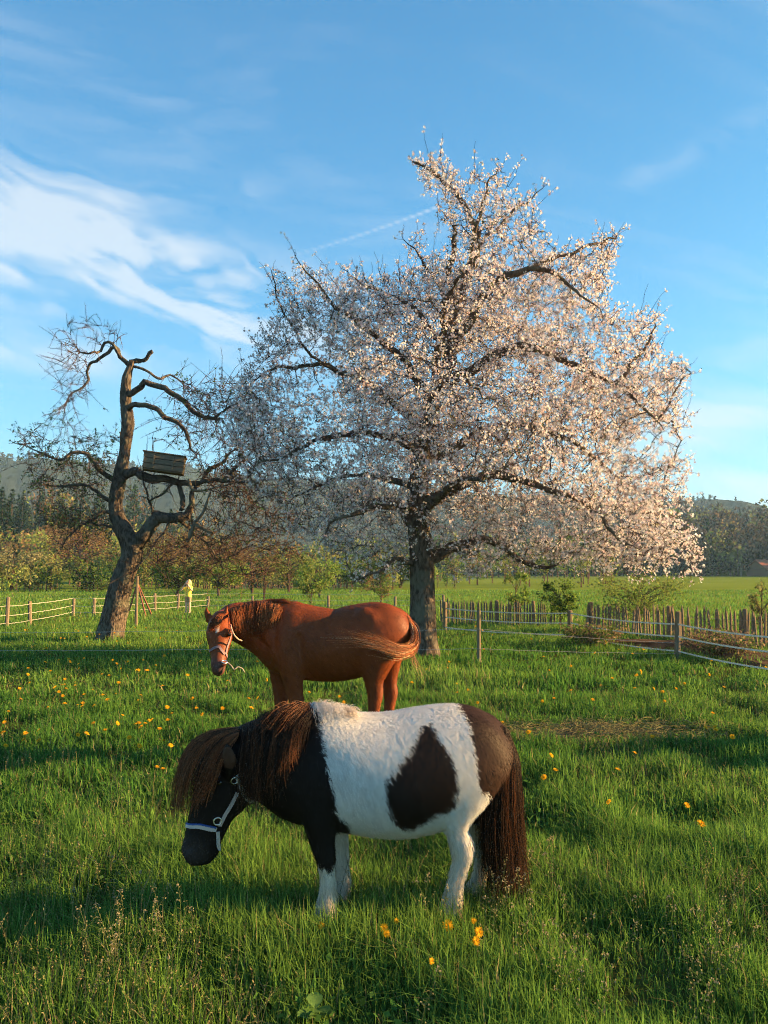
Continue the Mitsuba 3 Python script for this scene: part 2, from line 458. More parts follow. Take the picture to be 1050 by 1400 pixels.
def side_poly(px, at, off):
    return Polygon([at(x, y, off)[[0, 2]] for x, y in px])


PONY_BLACK = side_poly([(150, 900), (429, 930), (429, 975), (433, 1003), (447, 1048), (451, 1066), (457, 1085), (458, 1113), (474, 1130), (474, 1162), (456, 1190), (449, 1198), (436, 1190), (400, 1190), (150, 1250)], pp, -.2)
PONY_BLACK_FAR = side_poly([(150, 900), (429, 930), (429, 975), (433, 1003), (447, 1048), (451, 1066), (457, 1085), (458, 1110), (470, 1128), (440, 1140), (400, 1150), (150, 1250)], pp, .1)
PONY_PATCH = side_poly([(577, 998), (589, 997), (597, 1012), (612, 1030), (621, 1050), (623, 1078), (620, 1100), (610, 1112), (598, 1112), (592, 1118), (580, 1126), (562, 1138), (546, 1137), (533, 1118), (526, 1085), (526, 1066), (541, 1050), (556, 1030), (566, 1018), (571, 1004)], pp, -.24)
PONY_RUMP = side_poly([(627, 940), (628, 972), (638, 990), (643, 1012), (647, 1035), (651, 1062), (655, 1083), (664, 1080), (672, 1096), (662, 1112), (650, 1128), (649, 1150), (700, 1160), (740, 1100), (720, 950)], pp, -.2)


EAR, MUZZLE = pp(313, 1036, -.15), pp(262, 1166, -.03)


def pony_colour(v, r):
    """Coat colour at the points v: piebald patches with hairy edges; r is a generator for the jitter."""
    j = v + r.standard_normal(v.shape) * 0.006
    far = v[:, 1] > 3.55
    u, z = j[:, 0], j[:, 2]
    n1 = meshkit.fbm(v * 9, 3, 1)[:, None]
    n2 = meshkit.fbm(v * 38 * [1, 1, .35], 3, 2)[:, None]
    white = np.array([.64, .62, .59]) * (0.86 + 0.2 * n2)
    low = np.clip((0.50 - z) / 0.34, 0, 1)[:, None]
    white = white * (1 - low * np.array([.14, .26, .42]) * (0.45 + n1)) # dust and dried mud on belly and socks
    black = np.array([.0105, .0075, .0065]) * (0.7 + 0.8 * n1)
    patch = np.array([.018, .010, .0075]) * (0.6 + 0.9 * n1)
    rump = np.array([.036, .017, .011]) * (0.6 + 0.9 * n1)
    c = white
    inb = np.where(far, shapely.contains_xy(PONY_BLACK_FAR, u, z), shapely.contains_xy(PONY_BLACK, u, z))
    c = np.where(inb[:, None], black, c)
    c = np.where(shapely.contains_xy(PONY_PATCH, u, z)[:, None], patch, c)
    inr = shapely.contains_xy(PONY_RUMP, u, z)
    lowr = np.clip((0.62 - z) / 0.12, 0, 1)[:, None]
    c = np.where(inr[:, None], rump * (1 - lowr) + black * lowr, c)
    ear = np.linalg.norm((v - EAR) * [1, .7, 1], axis=1)[:, None]
    c = np.where(ear < .05, np.array([.075, .036, .022]) * (.6 + .8 * n2), c)
    # the coat lies in small locks: a stretched cell noise along the lie of the hair
    lk = meshkit.noise(np.stack([v[:, 0] * 125 + v[:, 2] * 50 + 6 * n1[:, 0], v[:, 1] * 70, v[:, 2] * 10 - v[:, 0] * 4], -1), 7)[:, None]
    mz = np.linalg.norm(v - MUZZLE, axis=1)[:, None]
    c = c + np.array([.022, .018, .017]) * np.clip(1.4 - mz / .07, 0, 1) * (mz > .0)  # muzzle lightened: the light on it is painted into the coat
    return c * (.85 + .22 * lk)


pony = thing('pony', 'small black and white piebald pony with long dark tail, head lowered to the grass', 'pony')
pv, pf = np.array(pony_mesh.vertices), np.array(pony_mesh.faces)
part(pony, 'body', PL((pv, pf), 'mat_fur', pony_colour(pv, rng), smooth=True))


def fur(rng, mesh, n, length, width, flow, colour, lift=0.13, skip=None):
    """Short hairs lying along the coat: two-joint slivers rooted on the body."""
    pts, fi = trimesh.sample.sample_surface(mesh, n, seed=int(rng.integers(1 << 30)))
    pts, nor = np.array(pts), np.array(mesh.face_normals)[fi]
    if skip is not None:
        k = ~skip(pts)
        pts, nor = pts[k], nor[k]
    d = flow(pts)
    swirl = meshkit.fbm(pts * 11, 2, 31)[:, None] - 0.5
    d = d + swirl * .55 * np.cross(nor, d) + rng.standard_normal(d.shape) * 0.22
    d = unit(d - nor * (d * nor).sum(1, keepdims=True))
    L = length(pts) * rng.uniform(0.6, 1.25, len(pts))
    s = np.cross(d, nor) * width * rng.uniform(.7, 1.3, (len(pts), 1))
    m1 = pts + (d * 0.55 + nor * lift) * L[:, None]
    m2 = pts + (d * 1.0 + nor * lift * 0.8) * L[:, None] + np.array([0, 0, -.12]) * L[:, None]
    v = np.stack([pts - s, pts + s, m1 - s * .8, m1 + s * .8, m2], 1).reshape(-1, 3)
    o = np.arange(len(pts))[:, None] * 5
    f = np.vstack([o + [0, 1, 3], o + [0, 3, 2], o + [2, 3, 4]])
    c = colour(pts) * rng.uniform(.82, 1.15, (len(pts), 1))
    return (v, f), np.repeat(c, 5, 0)


def pony_flow(p):
    d = np.stack([np.full(len(p), .45), 0 * p[:, 0], np.full(len(p), -1.0)], 1)
    top = np.clip((p[:, 2] - .72) / .2, 0, 1)[:, None]
    rear = np.clip((p[:, 0] - .1) / .2, 0, 1)[:, None]
    d = d * (1 - top) + top * np.array([.8, 0, -.35])
    d = d + rear * np.array([.4, 0, -.1])
    leg = (p[:, 2] < .42)[:, None]
    return np.where(leg, np.array([.25, 0, -1.0]), d)


head_lim = pp(352, 1000)[0]
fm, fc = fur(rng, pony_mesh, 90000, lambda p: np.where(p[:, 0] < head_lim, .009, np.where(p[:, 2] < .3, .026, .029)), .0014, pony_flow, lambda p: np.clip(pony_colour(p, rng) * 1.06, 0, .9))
part(pony, 'coat', PL(fm, 'mat_fur', fc), kind='stuff')
# long feather hair behind the pasterns and a fringe under the belly
leg_mask = lambda p: ~((p[:, 2] < .26) & (p[:, 0] > -.45))
fm, fc = fur(rng, pony_mesh, 60000, lambda p: 0.030 + 0 * p[:, 0], .0012, lambda p: np.tile([.35, 0, -1.0], (len(p), 1)), lambda p: np.clip(pony_colour(p, rng) * 1.05, 0, .9), lift=.2, skip=leg_mask)
part(pony, 'fetlock_hair', PL(fm, 'mat_fur', fc), kind='stuff')


def hair_part(holder, name, h, colours, r, mat='mat_hair', label=None, var=.25):
    (v, f, (per, lock)) = h
    n = len(v) // per
    base = np.asarray(colours, float)
    nl = lock.max() + 1
    lc = base[r.integers(0, len(base), nl)]
    c = lc[lock] * (0.6 + .4 * 1) * np.exp(var * r.standard_normal((n, 1)))
    return part(holder, name, PL((v, f), mat, np.repeat(np.clip(c, .003, .9), per, 0), smooth=True), label)


DK = [[.020, .012, .009], [.035, .018, .011], [.06, .028, .016], [.028, .016, .012]]
LIT_RD = [[.09, .034, .015], [.15, .055, .024], [.05, .022, .013], [.21, .085, .04]]  # reddish browns: warm sun on the dark hair, put into its colour
def G(*rows, more=.22):
    p = np.array([pp(*r) for r in rows])
    return np.vstack([p[:-1], p[-1] + (p[-1] - p[-2]) * more])
# mane: from the crest down over the near side of the neck
mg = [G((332, 993, -.03), (334, 1010, -.10), (331, 1050, -.125), (330, 1085, -.13), (333, 1108, -.13)),
      G((350, 985, -.03), (351, 1005, -.11), (349, 1045, -.13), (348, 1080, -.135), (350, 1100, -.13)),
      G((372, 979, -.03), (371, 1003, -.12), (368, 1040, -.145), (366, 1075, -.15), (367, 1092, -.15)),
      G((395, 972, -.03), (391, 996, -.135), (387, 1025, -.165), (384, 1052, -.175), (385, 1066, -.175)),
      G((414, 967, -.03), (408, 985, -.14), (401, 1005, -.185), (396, 1028, -.19), (396, 1040, -.19)),
      G((428, 965, -.02), (424, 977, -.13), (417, 992, -.19), (411, 1010, -.20), (409, 1020, -.20))]
hair_part(pony, 'mane', hair(rng, mg, 1700, .0014, .017, .75, 60), DK + DK + LIT_RD[:2], rng, label='long dark brown mane hanging over the neck')
mg = [G((335, 990, .02), (340, 1005, .10), (345, 1035, .12), (345, 1065, .12), (345, 1080, .12)), G((428, 965, .02), (428, 985, .13), (426, 1000, .18), (424, 1020, .19), (424, 1030, .19))]
hair_part(pony, 'mane', hair(rng, mg, 500, .0016, .012, .7, 24), DK, rng)
# tousled top of the crest, sunlit reddish brown painted into its locks, and the white tuft at the withers
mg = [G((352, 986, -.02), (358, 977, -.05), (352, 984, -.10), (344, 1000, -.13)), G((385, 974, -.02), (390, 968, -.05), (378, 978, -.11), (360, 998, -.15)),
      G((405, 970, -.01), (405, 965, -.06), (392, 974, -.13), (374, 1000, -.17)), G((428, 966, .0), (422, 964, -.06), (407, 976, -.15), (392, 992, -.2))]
hair_part(pony, 'mane', hair(rng, mg, 520, .0014, .017, .75, 40), LIT_RD + DK, rng, label='tousled hair along the crest, sunlit reddish brown painted into it')
mg = [G((428, 966, .02), (427, 962, -.02), (432, 968, -.08), (438, 985, -.15)), G((440, 968, .02), (440, 962, -.03), (450, 966, -.08), (452, 978, -.15)),
      G((456, 972, .02), (458, 966, -.03), (468, 969, -.08), (470, 978, -.14)), G((476, 975, .02), (482, 971, -.02), (490, 974, -.06), (496, 979, -.12))]
hair_part(pony, 'mane', hair(rng, mg, 420, .0013, .013, .7, 30), [[.72, .66, .58], [.62, .52, .42], [.78, .74, .7]], rng, label='white tuft of mane at the withers', var=.1)
# forelock: from the poll over the brow, hanging in front of the face; backlight painted as warm hair colours
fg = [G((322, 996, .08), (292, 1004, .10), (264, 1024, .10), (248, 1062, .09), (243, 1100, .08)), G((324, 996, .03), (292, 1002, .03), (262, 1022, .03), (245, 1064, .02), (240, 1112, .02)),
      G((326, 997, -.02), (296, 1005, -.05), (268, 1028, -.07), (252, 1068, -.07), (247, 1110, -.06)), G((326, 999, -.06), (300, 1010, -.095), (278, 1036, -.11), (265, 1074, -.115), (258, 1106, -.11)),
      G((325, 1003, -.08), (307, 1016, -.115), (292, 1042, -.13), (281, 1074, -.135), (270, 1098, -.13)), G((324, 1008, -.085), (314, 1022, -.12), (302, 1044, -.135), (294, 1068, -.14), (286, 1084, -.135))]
hair_part(pony, 'forelock', hair(rng, fg, 1700, .0014, .013, .7, 60), DK[:2] + LIT_RD[1:] + [[.27, .09, .035], [.33, .125, .05], [.24, .085, .035], [.2, .065, .028]], rng, label='long forelock over the face, sunlit reddish brown painted into its strands')
# tail
tg = [G((684, 994, -.06), (676, 1030, -.14), (664, 1075, -.13), (658, 1120, -.11), (660, 1170, -.09), (666, 1215, -.08)), G((688, 995, -.06), (688, 1035, -.13), (680, 1085, -.14), (676, 1130, -.13), (678, 1180, -.12), (681, 1226, -.12)),
      G((691, 997, -.05), (698, 1040, -.10), (698, 1090, -.12), (698, 1135, -.11), (700, 1185, -.11), (702, 1229, -.11)), G((693, 1000, -.02), (705, 1042, -.03), (708, 1090, -.05), (710, 1140, -.05), (715, 1185, -.04), (719, 1226, -.04)),
      G((692, 1000, .03), (703, 1042, .06), (704, 1090, .07), (702, 1140, .07), (704, 1180, .07), (706, 1212, .07))]
hair_part(pony, 'tail', hair(rng, tg, 2500, .0015, .018, .7, 70), DK + DK + DK + LIT_RD[:2], rng, label='long full dark tail reaching the grass')
# eye, hooves
ev, ef = trimesh.creation.icosphere(3, .016).vertices, trimesh.creation.icosphere(3, .016).faces
for dy in (-.073, .073):
    part(pony, 'eye', PL((ev + pp(301, 1070, dy), ef), 'mat_gloss', [.008, .006, .005], smooth=True))
for (x, dy) in ((445, -.12), (463, .12), (616, -.13), (650, .13)):
    c = pp(x, 1235, dy)
    hv = np.array(trimesh.creation.cylinder(radius=1, height=1, sections=20).vertices)
    hf = trimesh.creation.cylinder(radius=1, height=1, sections=20).faces
    tt = hv[:, 2] + .5
    hv = np.stack([hv[:, 0] * (.062 - .013 * tt) + .012 * tt, hv[:, 1] * (.056 - .011 * tt), tt * .06 - .005], 1)
    part(pony, 'hoof', PL((hv + [c[0], c[1], float(gz(c[0], c[1]))], hf), 'mat_strap', [.09, .075, .055]))


# halter: flat straps wrapped round the head, laid just proud of the hide
def strap_on(mesh, pts, width, thick, closed=False, up=None):
    """A strap along pts, pushed out to the surface of the mesh."""
    c = catmull(pts, 10)
    from trimesh.proximity import closest_point
    q, _, fi = closest_point(mesh, c)
    n = mesh.face_normals[fi]
    q = np.array(q)
    for _ in range(2):
        n[1:-1] = unit(n[:-2] + n[1:-1] * 2 + n[2:])
        q[1:-1] = (q[:-2] + q[1:-1] * 2 + q[2:]) / 4
    q = q + n * (thick + .003)
    t = unit(np.gradient(q, axis=0))
    s = np.cross(t, n)
    ring = [q - s * width / 2 - n * thick, q + s * width / 2 - n * thick, q + s * width / 2 + n * thick * .6, q - s * width / 2 + n * thick * .6]
    v = np.stack(ring, 1).reshape(-1, 3)
    K = len(q)
    f = []
    for i in range(K - 1):
        for k in range(4):
            a, b, e, d = i * 4 + k, i * 4 + (k + 1) % 4, (i + 1) * 4 + (k + 1) % 4, (i + 1) * 4 + k
            f += [[a, b, e], [a, e, d]]
    f += [[0, 2, 1], [0, 3, 2], [(K - 1) * 4, (K - 1) * 4 + 1, (K - 1) * 4 + 2], [(K - 1) * 4, (K - 1) * 4 + 2, (K - 1) * 4 + 3]]
    return (v, np.array(f)), q, n


def ring_at(c, n, R, r):
    m = trimesh.creation.torus(R, r, major_sections=28, minor_sections=8)
    m.apply_transform(trimesh.geometry.align_vectors([0, 0, 1], n))
    return np.array(m.vertices) + c, np.array(m.faces)


head = trimesh.Trimesh(pv, pf, process=False)
hd = head.submesh([np.where(head.triangles_center[:, 0] < pp(352, 1000)[0])[0]], append=True)
hal = part(pony, 'halter', PL(strap_on(hd, [pp(256, 1128, -.01), pp(268, 1132, -.075), (pp(284, 1137, -.09)), pp(297, 1139, -.085)], .019, .0025)[0], 'mat_strap', [.50, .45, .43]), 'grey halter with a blue edged noseband')
m, q, n = strap_on(hd, [pp(256, 1125.5, -.01), pp(268, 1129, -.075), pp(284, 1133, -.09), pp(296, 1135.5, -.085)], .006, .0035)
part(hal, 'blue_edging', PL(m, 'mat_strap', [.03, .08, .28]))
m, q, n = strap_on(hd, [pp(257, 1128, .01), pp(268, 1132, .075), pp(284, 1137, .09), pp(297, 1139, .085)], .019, .0025)
part(hal, 'noseband', PL(m, 'mat_strap', [.50, .45, .43]))
m, q, n = strap_on(hd, [pp(302, 1134, -.085), pp(311, 1115, -.09), pp(320, 1096, -.085), pp(325, 1084, -.08)], .016, .0025)
part(hal, 'cheek_strap', PL(m, 'mat_strap', [.48, .42, .41]))
m, q, n = strap_on(hd, [pp(325, 1060, -.1), pp(330, 1078, -.085), pp(338, 1094, -.075), pp(347, 1101, -.03), pp(349, 1102, .03)], .019, .0025)
part(hal, 'throat_strap', PL(m, 'mat_strap', [.54, .50, .48]))
m, q, n = strap_on(hd, [pp(300, 1143, -.085), pp(302, 1152, -.07), pp(301, 1160, -.03), pp(300, 1161, .03)], .016, .0025)
part(hal, 'chin_strap', PL(m, 'mat_strap', [.50, .45, .43]))
for (x, y) in ((299, 1137), (326, 1081)):
    q, _, fi = trimesh.proximity.closest_point(hd, [pp(x, y, -.15)])
    part(hal, 'ring', PL(ring_at(q[0] + hd.face_normals[fi[0]] * .007, hd.face_normals[fi[0]], .017, .0032), 'mat_metal', smooth=True))
# ------------------------------------------------------------------ chestnut horse, behind the pony, looking at the camera
K2, YH = F_PX / 6.5, 6.5
rng = np.random.default_rng(12)


def ph(x, y, dy=0.0):
    return P(x, y, YH + dy)


def hlimb(B, rows, dy=0.0, k=0.04, **kw):
    pts = [ph(r[0], r[1], r[4] if len(r) > 4 else dy) for r in rows]
    B.limb(pts, [r[2] / K2 for r in rows], [r[3] for r in rows], k=k, **kw)


B = Blend([-1.68, 5.78, -0.02], [0.42, 6.98, 1.42], 0.0125)
hlimb(B, [(x, (a + b) / 2, (b - a) / 2, w) for x, a, b, w in [
    (388, 838, 916, .18), (402, 827, 925, .225), (430, 830, 929, .262), (460, 834, 930, .282), (490, 827, 923, .285), (515, 824, 907, .275), (531, 830, 893, .24), (537, 840, 884, .20)]], k=.06)
hlimb(B, [(402, 868, 39, .15), (380, 864, 38, .125), (358, 858, 35, .105, -.01), (338, 853, 29, .09, -.04), (322, 850, 25, .082, -.09), (312, 851, 20, .075, -.13)], k=.07)
hlimb(B, [(396, 832, 7, .05), (404, 829, 5, .05)], k=.05)                                                  # withers
HL = unit(np.array([.955, -.29, 0.0]))                        # lateral axis of the turned head
HF = np.array([-.29, -.955, 0.0])                             # where the face looks


def hd_limb(rows, k=.03, **kw):
    """rows: px, py, depth towards the camera, front-back radius m, lateral radius m"""
    B.limb([ph(r[0], r[1], r[2]) for r in rows], [r[3] for r in rows], [r[4] for r in rows], L=HL, k=k, **kw)


hd_limb([(302, 848, -.20, .085, .078), (300, 858, -.24, .105, .098), (300, 868, -.28, .11, .104), (300, 880, -.315, .092, .088), (299.5, 893, -.35, .075, .070), (299, 906, -.38, .066, .058), (298.5, 914, -.395, .056, .056)])
hd_limb([(304, 880, -.21, .07, .05), (304, 868, -.19, .08, .075)], k=.04)                                   # jaw and cheeks
for sx, dd in ((-1, .0), (1, -.045)):
    hd_limb([(300 + sx * 12.5, 864, -.315 + dd, .026, .028)], k=.03)                                        # brow above each eye
    hd_limb([(299 + sx * 6.2, 908, -.425 + dd * .6, .02, .022)], k=.03)                                      # nostril wing
hd_limb([(299, 918, -.38, .03, .036)], k=.03)                                                               # lower lip
for sx, dd in ((-1, .0), (1, -.045)):
    hd_limb([(299 + sx * 6.6, 909, -.452 + dd * .6, .014, .011), (299 + sx * 6.0, 905.5, -.45 + dd * .6, .011, .009)], k=.01, sub=True)
hd_limb([(286, 848, -.19, .028, .030), (284, 841, -.20, .020, .030), (282.4, 835, -.205, .013, .021), (281.6, 830, -.21, .006, .007)], k=.02)
hd_limb([(308, 848, -.22, .028, .030), (308.5, 841, -.235, .020, .030), (309.2, 834, -.24, .013, .021), (310, 828, -.245, .006, .007)], k=.02)
for (x, x2, d) in ((283.6, 282.2, -.235), (308.3, 309.0, -.272)):
    hd_limb([(x, 843, d, .012, .017), (x2, 834, d, .006, .008)], k=.01, sub=True)                           # the hollow of the ear
hlimb(B, [(400, 850, 10, .045, -.13), (394, 868, 14, .045, -.178), (391, 888, 15, .045, -.188), (394, 904, 12, .045, -.18)], k=.07)           # shoulder
hlimb(B, [(377, 846, 2.2, .02, -.165), (375, 866, 2.6, .025, -.185), (377, 886, 2.2, .02, -.20)], k=.06, sub=True)                       # hollow in front of it
hlimb(B, [(408, 872, 2, .02, -.255), (409, 892, 2.4, .022, -.262), (408, 908, 2, .02, -.25)], k=.06, sub=True)                          # hollow behind it
hlimb(B, [(494, 876, 6, .03, -.30), (497, 890, 5, .03, -.295), (497, 902, 4, .025, -.27)], k=.06, sub=True)                              # flank
hlimb(B, [(499, 842, 9, .05, -.185), (508, 846, 8, .05, -.195)], k=.07)                                                                                             # point of the hip
hlimb(B, [(531, 880, 2.5, .022, -.235), (527, 898, 2.5, .022, -.235)], k=.05, sub=True)                                                 # groove of the thigh
hlimb(B, [(352, 874, 3, .02, -.13), (368, 884, 3, .02, -.155)], k=.05, sub=True)                                                        # jugular groove
# near fore, far fore, near hind, far hind
hlimb(B, [(394, 872, 32, .10, -.10), (398, 902, 20, .10, -.15), (400, 924, 14.5, .08, -.16), (403, 946, 11, .066, -.16), (407.5, 967, 9.3, .056, -.16), (409, 978, 8, .046, -.16), (410, 1000, 6.2, .038, -.16), (410, 1014, 7.2, .042, -.16), (407, 1030, 9, .054, -.16)])
hlimb(B, [(388, 890, 26, .10, .10), (384, 918, 16, .085, .14), (384, 944, 11, .066, .15), (384.5, 964, 9, .056, .15), (385, 976, 7.5, .046, .15), (385, 996, 6.0, .038, .15), (385, 1006, 7, .042, .15), (382, 1020, 8.5, .052, .15)])
hlimb(B, [(521, 862, 35, .13, -.10), (516, 890, 27, .12, -.145), (512.5, 912, 19, .095, -.155), (511, 931, 12.5, .07, -.16), (513, 949, 10.5, .056, -.16), (512, 962, 8.6, .047, -.16), (509.5, 985, 6.8, .04, -.16), (508, 1006, 7.4, .042, -.16), (505, 1029, 9, .054, -.16)])
hlimb(B, [(532, 868, 27, .13, .10), (531, 895, 20, .11, .14), (531, 915, 14.5, .085, .15), (532, 932, 10.5, .066, .15), (534, 947, 9.8, .054, .15), (533, 960, 8.0, .045, .15), (531, 980, 6.4, .04, .15), (530, 1000, 7, .042, .15), (527, 1018, 8.5, .052, .15)])
hlimb(B, [(545, 843, 9, .05), (555, 847, 6.5, .035), (561, 858, 5, .03), (563, 868, 4, .025)], k=.04)           # dock
horse_mesh = B.mesh(5)
del B
horse = thing('horse', 'chestnut horse with copper mane, standing behind the pony and looking at the camera', 'horse')
hv_, hf_ = np.array(horse_mesh.vertices), np.array(horse_mesh.faces)
n1, n2 = meshkit.fbm(hv_ * 3, 3, 4)[:, None], meshkit.fbm(hv_ * 45 * [1, 1, .4], 2, 5)[:, None]
hc = np.array([.20, .044, .011]) * (.62 + .7 * n1) * (.9 + .2 * n2)
muz = ph(299, 913, -.41)
dm = np.linalg.norm((hv_ - muz) * [1, 1, 1], axis=1)[:, None]
hc = hc + (np.array([.075, .045, .045]) - hc) * np.clip(1.5 - dm / .075, 0, 1) * .9
st = np.linalg.norm((hv_ - ph(297.5, 858, -.36)) * [1.6, .6, .6], axis=1)[:, None]
hc = np.where(st < .028, [.62, .52, .45], hc)
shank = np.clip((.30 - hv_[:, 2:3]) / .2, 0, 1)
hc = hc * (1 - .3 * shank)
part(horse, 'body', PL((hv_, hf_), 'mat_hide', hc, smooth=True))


def horse_flow(p):
    d = np.stack([np.full(len(p), .8), 0 * p[:, 0], np.full(len(p), -.7)], 1)
    return np.where((p[:, 2] < .6)[:, None], np.array([.1, 0, -1.0]), d)


fm, fc = fur(rng, horse_mesh, 70000, lambda p: .017 + 0 * p[:, 0], .0017, horse_flow, lambda p: np.array([.21, .045, .011]) * (.66 + .55 * meshkit.fbm(p * 3, 3, 4)[:, None]) * (.7 + .6 * meshkit.noise(np.stack([p[:, 0] * 50 + p[:, 2] * 35, p[:, 1] * 40, p[:, 2] * 14 - p[:, 0] * 10], -1), 3)[:, None]), lift=.15, skip=lambda p: p[:, 0] < ph(322, 860)[0])
part(horse, 'coat', PL(fm, 'mat_hide', fc), kind='stuff')


def H(*rows):
    p = np.array([ph(*r) for r in rows])
    return np.vstack([p[:-1], p[-1] + (p[-1] - p[-2]) * .35])


CU = [[.23, .065, .022], [.32, .10, .034], [.17, .045, .017], [.38, .14, .05]]
mg = [H((314, 832, -.13), (317, 838, -.20), (319, 849, -.225), (320, 858, -.225), (320, 862, -.22)), H((328, 826, -.07), (331, 833, -.15), (332, 846, -.18), (333, 858, -.18), (333, 866, -.17)),
      H((345, 822, -.03), (346, 829, -.11), (347, 843, -.15), (347, 857, -.155), (347, 865, -.155)), H((360, 822, -.01), (360, 829, -.10), (360, 842, -.145), (359, 855, -.155), (359, 862, -.155)),
      H((374, 824, .0), (373, 830, -.10), (372, 841, -.15), (371, 851, -.165), (370, 857, -.165)), H((388, 828, .0), (385, 832, -.09), (381, 839, -.16), (378, 846, -.18), (377, 850, -.18))]
hair_part(horse, 'mane', hair(rng, mg, 1300, .0019, .02, .75, 60), CU, rng, label='copper mane falling over the neck', var=.2)
mg = [H((355, 822, .02), (362, 821, .05), (372, 822, .08), (380, 826, .12), (386, 830, .13)), H((372, 823, .0), (382, 821, -.02), (392, 822, -.04), (400, 825, -.06), (404, 826, -.07))]
hair_part(horse, 'mane', hair(rng, mg, 260, .0019, .012, .6, 14), CU[:1] + CU[2:3], rng, var=.2)
fg = [H((296, 842, -.26), (292, 845, -.31), (288, 851, -.35), (285, 858, -.36), (284, 862, -.36)), H((300, 841, -.26), (297, 844, -.32), (293, 851, -.37), (290, 859, -.385), (289, 863, -.385)), H((306, 841, -.26), (304, 845, -.33), (303, 850, -.375), (302, 855, -.39), (301, 858, -.39))]
hair_part(horse, 'forelock', hair(rng, fg, 260, .0018, .007, .6, 14), CU, rng, var=.2)
# tail: down from the dock, then swung forward over the flank
tg = [H((549, 840, -.05), (562, 856, -.10), (564, 878, -.22), (546, 886, -.36), (510, 872, -.43), (478, 862, -.44)), H((551, 841, -.05), (565, 858, -.10), (566, 881, -.22), (546, 890, -.38), (500, 874, -.45), (448, 872.5, -.46)),
      H((553, 842, -.03), (567, 860, -.08), (567, 884, -.2), (548, 892, -.37), (520, 884, -.42), (490, 876, -.44)), H((554, 843, -.02), (568, 862, -.06), (567, 886, -.18), (551, 894, -.33), (532, 894, -.37), (517, 893, -.38)),
      H((554, 843, 0), (568, 864, -.03), (566, 888, -.14), (552, 895, -.28), (536, 897, -.33), (522, 898, -.34))]
TA = [[.34, .13, .05], [.24, .065, .022], [.46, .25, .13], [.12, .03, .012], [.58, .38, .23], [.2, .05, .018]]
hair_part(horse, 'tail', hair(rng, tg, 400, .0030, .022, .84, 20, tip=.12), TA, rng, label='copper and blond tail swung forward across the flank', var=.4)
tg = [H((562, 880, -.1), (566, 893, -.12), (570, 905, -.13), (575, 918, -.14)), H((560, 888, -.1), (562, 896, -.12), (566, 906, -.13), (578, 921, -.14))]
hair_part(horse, 'tail', hair(rng, tg, 40, .0015, .03, .5, 8), TA, rng, var=.2)
ev, ef = trimesh.creation.icosphere(3, .021).vertices, trimesh.creation.icosphere(3, .021).faces
for (x, y, d) in ((286.2, 867.5, -.315), (313.2, 867, -.36)):
    part(horse, 'eye', PL((ev + ph(x, y, d), ef), 'mat_gloss', [.012, .008, .006], smooth=True))
for (x, dy) in ((406, -.16), (382, .15), (505, -.16), (527, .15)):
    c = ph(x, 1020, dy)
    hv = np.array(trimesh.creation.cylinder(radius=1, height=1, sections=20).vertices)
    hf = trimesh.creation.cylinder(radius=1, height=1, sections=20).faces
    tt = hv[:, 2] + .5
    hv = np.stack([hv[:, 0] * (.066 - .012 * tt) + .012 * tt, hv[:, 1] * (.062 - .011 * tt), tt * .075 - .005], 1)
    part(horse, 'hoof', PL((hv + [c[0], c[1], float(gz(c[0], c[1]))], hf), 'mat_strap', [.10, .07, .05]))
hd2 = trimesh.Trimesh(hv_, hf_, process=False)
hd2 = hd2.submesh([np.where((hd2.triangles_center[:, 0] < ph(325, 1000)[0]) & (hd2.triangles_center[:, 1] < 6.5))[0]], append=True)
MV = [.25, .155, .165]
m, q, n = strap_on(hd2, [ph(284, 893, -.28), ph(287, 889, -.40), ph(293, 884, -.46), ph(300, 883, -.49), ph(306, 886, -.49), ph(312, 894, -.42)], .020, .003)
hal = part(horse, 'halter', PL(m, 'mat_strap', MV), 'mauve halter with a rope end hanging loose')
m, q, n = strap_on(hd2, [ph(312, 894, -.40), ph(315, 884, -.38), ph(318, 874, -.34), ph(318, 864, -.30), ph(315, 854, -.26)], .017, .003)
part(hal, 'cheek_strap', PL(m, 'mat_strap', MV))
m, q, n = strap_on(hd2, [ph(312, 894, -.40), ph(311, 902, -.33), ph(308, 908, -.28)], .017, .003)
part(hal, 'chin_strap', PL(m, 'mat_strap', MV))
q, _, fi = trimesh.proximity.closest_point(hd2, [ph(312, 894, -.48)])
part(hal, 'ring', PL(ring_at(q[0] + hd2.face_normals[fi[0]] * .008, hd2.face_normals[fi[0]], .022, .004), 'mat_metal', smooth=True))
part(hal, 'strap_end', PL(tube(catmull([ph(316, 857, -.34), ph(317.5, 862, -.38), ph(321, 869, -.40), ph(326, 874, -.38), ph(331, 876, -.36)], 6), .006, 6), 'mat_strap', [.5, .36, .25]))
part(hal, 'rope_end', PL(tube(catmull([ph(311, 906, -.40), ph(316, 910, -.42), ph(320, 915, -.43), ph(325, 912, -.42), ph(331, 914, -.41), ph(334, 919, -.40)], 6), .005, 6), 'mat_strap', [.42, .34, .25]))
# ------------------------------------------------------------------ ground and hills
def azd_of(px):
    return math.atan((px - 525) / F_PX)


_rx = np.array([azd_of(x) for x in (-2500, -900, -300, 0, 60, 150, 250, 330, 450, 600, 800, 960, 1010, 1050, 1300, 1900, 3000)])
_ry = np.array([700, 665, 640, 618, 617, 628, 631, 645, 655, 668, 678, 681, 679, 686, 690, 684, 700.0])
R_HILL = 850.0


FAC = None


